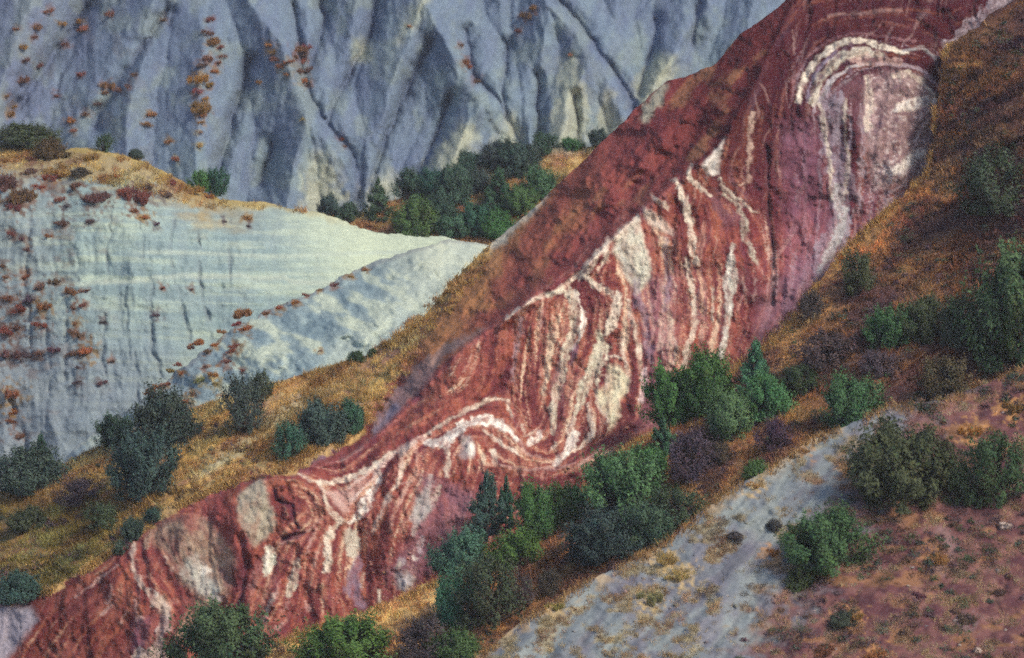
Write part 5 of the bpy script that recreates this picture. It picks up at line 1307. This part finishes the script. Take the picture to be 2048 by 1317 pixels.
# ---- leafless undergrowth between the shrubs, uncountable
def undergrowth(sh, poly, n, seed, label):
    rng = np.random.default_rng(seed)
    a = np.array(poly)
    x = rng.uniform(a[:, 0].min(), a[:, 0].max(), n * 6); y = rng.uniform(a[:, 1].min(), a[:, 1].max(), n * 6)
    k = inside(x, y, poly); x, y = x[k], y[k]
    k = rng.random(len(x)) < sstep(-.15, .45, fbm(x / 60, y / 40, 6, 4)) * .9 + .05; x, y = x[k][:n], y[k][:n]
    P0 = at(x, y, SHEETS[sh].depth(x, y)); m = len(x); per = 56
    R = (.18 + .30 * rng.random(m) ** 2)
    q = rng.normal(size=(m, per, 3)); q /= np.linalg.norm(q, axis=2, keepdims=True); q *= rng.random((m, per, 1)) ** .5
    q[:, :, 2] = np.abs(q[:, :, 2]) * .9
    P = (P0[:, None] + q * R[:, None, None]).reshape(-1, 3)
    N = (q + np.array([0, -.2, .5]) + .5 * rng.normal(size=q.shape)).reshape(-1, 3)
    nn, u, v = frames(N, rng)
    L = .040 * (.6 + .9 * rng.random((len(P), 1)))
    V = np.stack([P - u * L, P + v * L * .55, P + u * L, P - v * L * .55], 1)
    pal = np.array([(.13, .092, .105), (.15, .10, .065), (.085, .11, .06), (.19, .11, .075), (.12, .07, .085), (.07, .10, .075)])
    C = np.repeat(pal[rng.integers(0, 6, m)] * (.7 + .6 * rng.random((m, 1))), per, 0) * (.8 + .4 * rng.random((len(P), 1)))
    o = mesh_from('undergrowth', V.reshape(-1, 3), np.arange(len(P) * 4).reshape(-1, 4), M_GRASS, np.repeat(C, 4, 0), False)
    o['kind'] = 'stuff'; o['label'] = label; o['category'] = 'undergrowth'
undergrowth('E', [(960, 1330), (900, 1180), (1040, 1090), (1180, 990), (1300, 890), (1480, 750), (1640, 590), (1720, 500), (1880, 360), (1900, 120), (2060, 0), (2250, -100), (2250, 740), (1880, 840), (1560, 950), (1290, 1140)], 1400, 5, 'low brown and purplish scrub between the shrubs of the right slope')
undergrowth('F', [(1760, 825), (1900, 806), (2050, 742), (2250, 680), (2250, 730), (2050, 790), (1900, 850), (1780, 850)], 150, 8, 'dark brown scrub along the crest of the near spur')
undergrowth('E', [(1060, 1225), (1180, 1150), (1290, 1100), (1360, 1052), (1450, 972), (1560, 908), (1640, 862), (1640, 835), (1540, 860), (1440, 925), (1340, 1010), (1270, 1060), (1160, 1105), (1050, 1180)], 260, 9, 'dark purplish scrub, partly standing in for shade, in the hollow behind the near spur')  # thickened here to stand in for the shrubs' shade along the hollow
undergrowth('D', [(-200, 1080), (0, 1000), (400, 830), (560, 800), (560, 900), (420, 975), (250, 1080), (60, 1190), (-200, 1240)], 160, 6, 'low olive and brown scrub on the left grass slope')
undergrowth('F', [(1700, 900), (2050, 780), (2250, 700), (2250, 1340), (1450, 1340), (1560, 1180)], 420, 7, 'low dark scrub on the brown stony ground')

# ---- loose stones, uncountable
def gravel(sh, poly, n, seed, label, base):
    rng = np.random.default_rng(seed)
    a = np.array(poly)
    x = rng.uniform(a[:, 0].min(), a[:, 0].max(), n * 5); y = rng.uniform(a[:, 1].min(), a[:, 1].max(), n * 5)
    k = inside(x, y, poly); x, y = x[k], y[k]
    k = rng.random(len(x)) < sstep(-.2, .5, fbm(x / 40, y / 30, 9, 4)); x, y = x[k][:n], y[k][:n]
    P0 = at(x, y, SHEETS[sh].depth(x, y)); m = len(x)
    ico = np.array([(0, 0, 1), (.9, 0, .35), (.28, .86, .4), (-.72, .53, .3), (-.72, -.53, .4), (.28, -.86, .3), (.72, .53, -.45), (-.28, .86, -.4), (-.9, 0, -.4), (-.28, -.86, -.45), (.72, -.53, -.4), (0, 0, -1)])
    fc = np.array([(0, 1, 2), (0, 2, 3), (0, 3, 4), (0, 4, 5), (0, 5, 1), (1, 6, 2), (2, 7, 3), (3, 8, 4), (4, 9, 5), (5, 10, 1), (6, 7, 2), (7, 8, 3), (8, 9, 4), (9, 10, 5), (10, 6, 1), (11, 7, 6), (11, 8, 7), (11, 9, 8), (11, 10, 9), (11, 6, 10)])
    r = .018 + .075 * rng.random(m) ** 3
    V = ico[None] * (1 + .3 * rng.normal(size=(m, 12, 1))) * r[:, None, None] * np.array((1.2, 1, .7))
    an = rng.random(m) * 6.283; ca, sa = np.cos(an)[:, None], np.sin(an)[:, None]
    V = np.stack([V[..., 0] * ca - V[..., 1] * sa, V[..., 0] * sa + V[..., 1] * ca, V[..., 2]], -1) + P0[:, None]
    F = (fc[None] + (np.arange(m) * 12)[:, None, None]).reshape(-1, 3)
    C = np.repeat(np.array(base) * (.6 + .8 * rng.random((m, 1))) * (1 + .08 * rng.normal(size=(m, 3))), 12, 0)
    o = mesh_from('gravel', V.reshape(-1, 3), F, M_ROCK, C, False)
    o['kind'] = 'stuff'; o['label'] = label; o['category'] = 'gravel'
gravel('F', [(960, 1318), (1180, 1163), (1560, 925), (1780, 815), (2050, 740), (2250, 700), (2250, 1340), (940, 1340)], 350, 21, 'loose grey and brown stones on the near spur', (.26, .22, .20))
gravel('D', [(1480, 710), (1300, 868), (1180, 955), (900, 1140), (560, 1275), (300, 1310), (520, 1200), (900, 1060), (1150, 900), (1300, 800)], 900, 22, 'red and pale rubble at the foot of the banded cliff', (.36, .17, .13))

# ---- one pale boulder on the brown ground
def boulder(px, py, wp, label, seed):
    rng = np.random.default_rng(seed)
    loc, d = place('F', px, py)
    r = wp * mpp(d) * .5
    import bmesh
    bm = bmesh.new(); bmesh.ops.create_icosphere(bm, subdivisions=3, radius=1)
    ph = rng.random(6) * 6
    for v in bm.verts:
        c = v.co
        k = 1 + .16 * math.sin(3 * c.x + ph[0]) + .13 * math.sin(4 * c.y + ph[1]) + .1 * math.sin(5 * c.z + ph[2] + 2 * c.x)
        v.co = Vector((c.x * k, c.y * k * .8, c.z * k * .55))
    me = bpy.data.meshes.new('boulder'); bm.to_mesh(me); bm.free()
    a = me.color_attributes.new('Col', 'FLOAT_COLOR', 'POINT')
    a.data.foreach_set('color', np.tile([.46, .36, .31, 1], len(me.vertices)).astype(np.float32))
    me.materials.append(M_ROCK)
    o = bpy.data.objects.new('boulder', me); COL.objects.link(o)
    o.location = loc + Vector((0, 0, r * .2)); o.scale = (r, r, r); o.rotation_euler = (0, .2, 1)
    o['label'] = label; o['category'] = 'rock'
boulder(2012, 1056, 30, 'pale pinkish boulder on the brown ground near the right edge', 1)
boulder(1955, 1305, 22, 'small pale stone at the bottom right corner of the brown ground', 2)

# ---- thin haze, added to lift the shadows and veil the far slope
hz = bpy.data.meshes.new('haze')
x0, x1, y0, y1, z0, z1 = -160, 160, -30, 420, 5.0, 62.0
hv = [(x, y, z) for x in (x0, x1) for y in (y0, y1) for z in (z0, z1)]
hz.from_pydata(hv, [], [(0, 1, 3, 2), (4, 6, 7, 5), (0, 4, 5, 1), (2, 3, 7, 6), (0, 2, 6, 4), (1, 5, 7, 3)])
hm = bpy.data.materials.new('haze'); hm.use_nodes = True
hn = hm.node_tree.nodes; hn.clear()
pv = hn.new('ShaderNodeVolumePrincipled'); pv.inputs['Color'].default_value = (.88, .88, 1.0, 1); pv.inputs['Density'].default_value = 0.0002
pv.inputs['Anisotropy'].default_value = 0.1
ho = hn.new('ShaderNodeOutputMaterial'); hm.node_tree.links.new(pv.outputs[0], ho.inputs['Volume'])
hz.materials.append(hm)
hob = bpy.data.objects.new('haze', hz); COL.objects.link(hob); hob['kind'] = 'stuff'
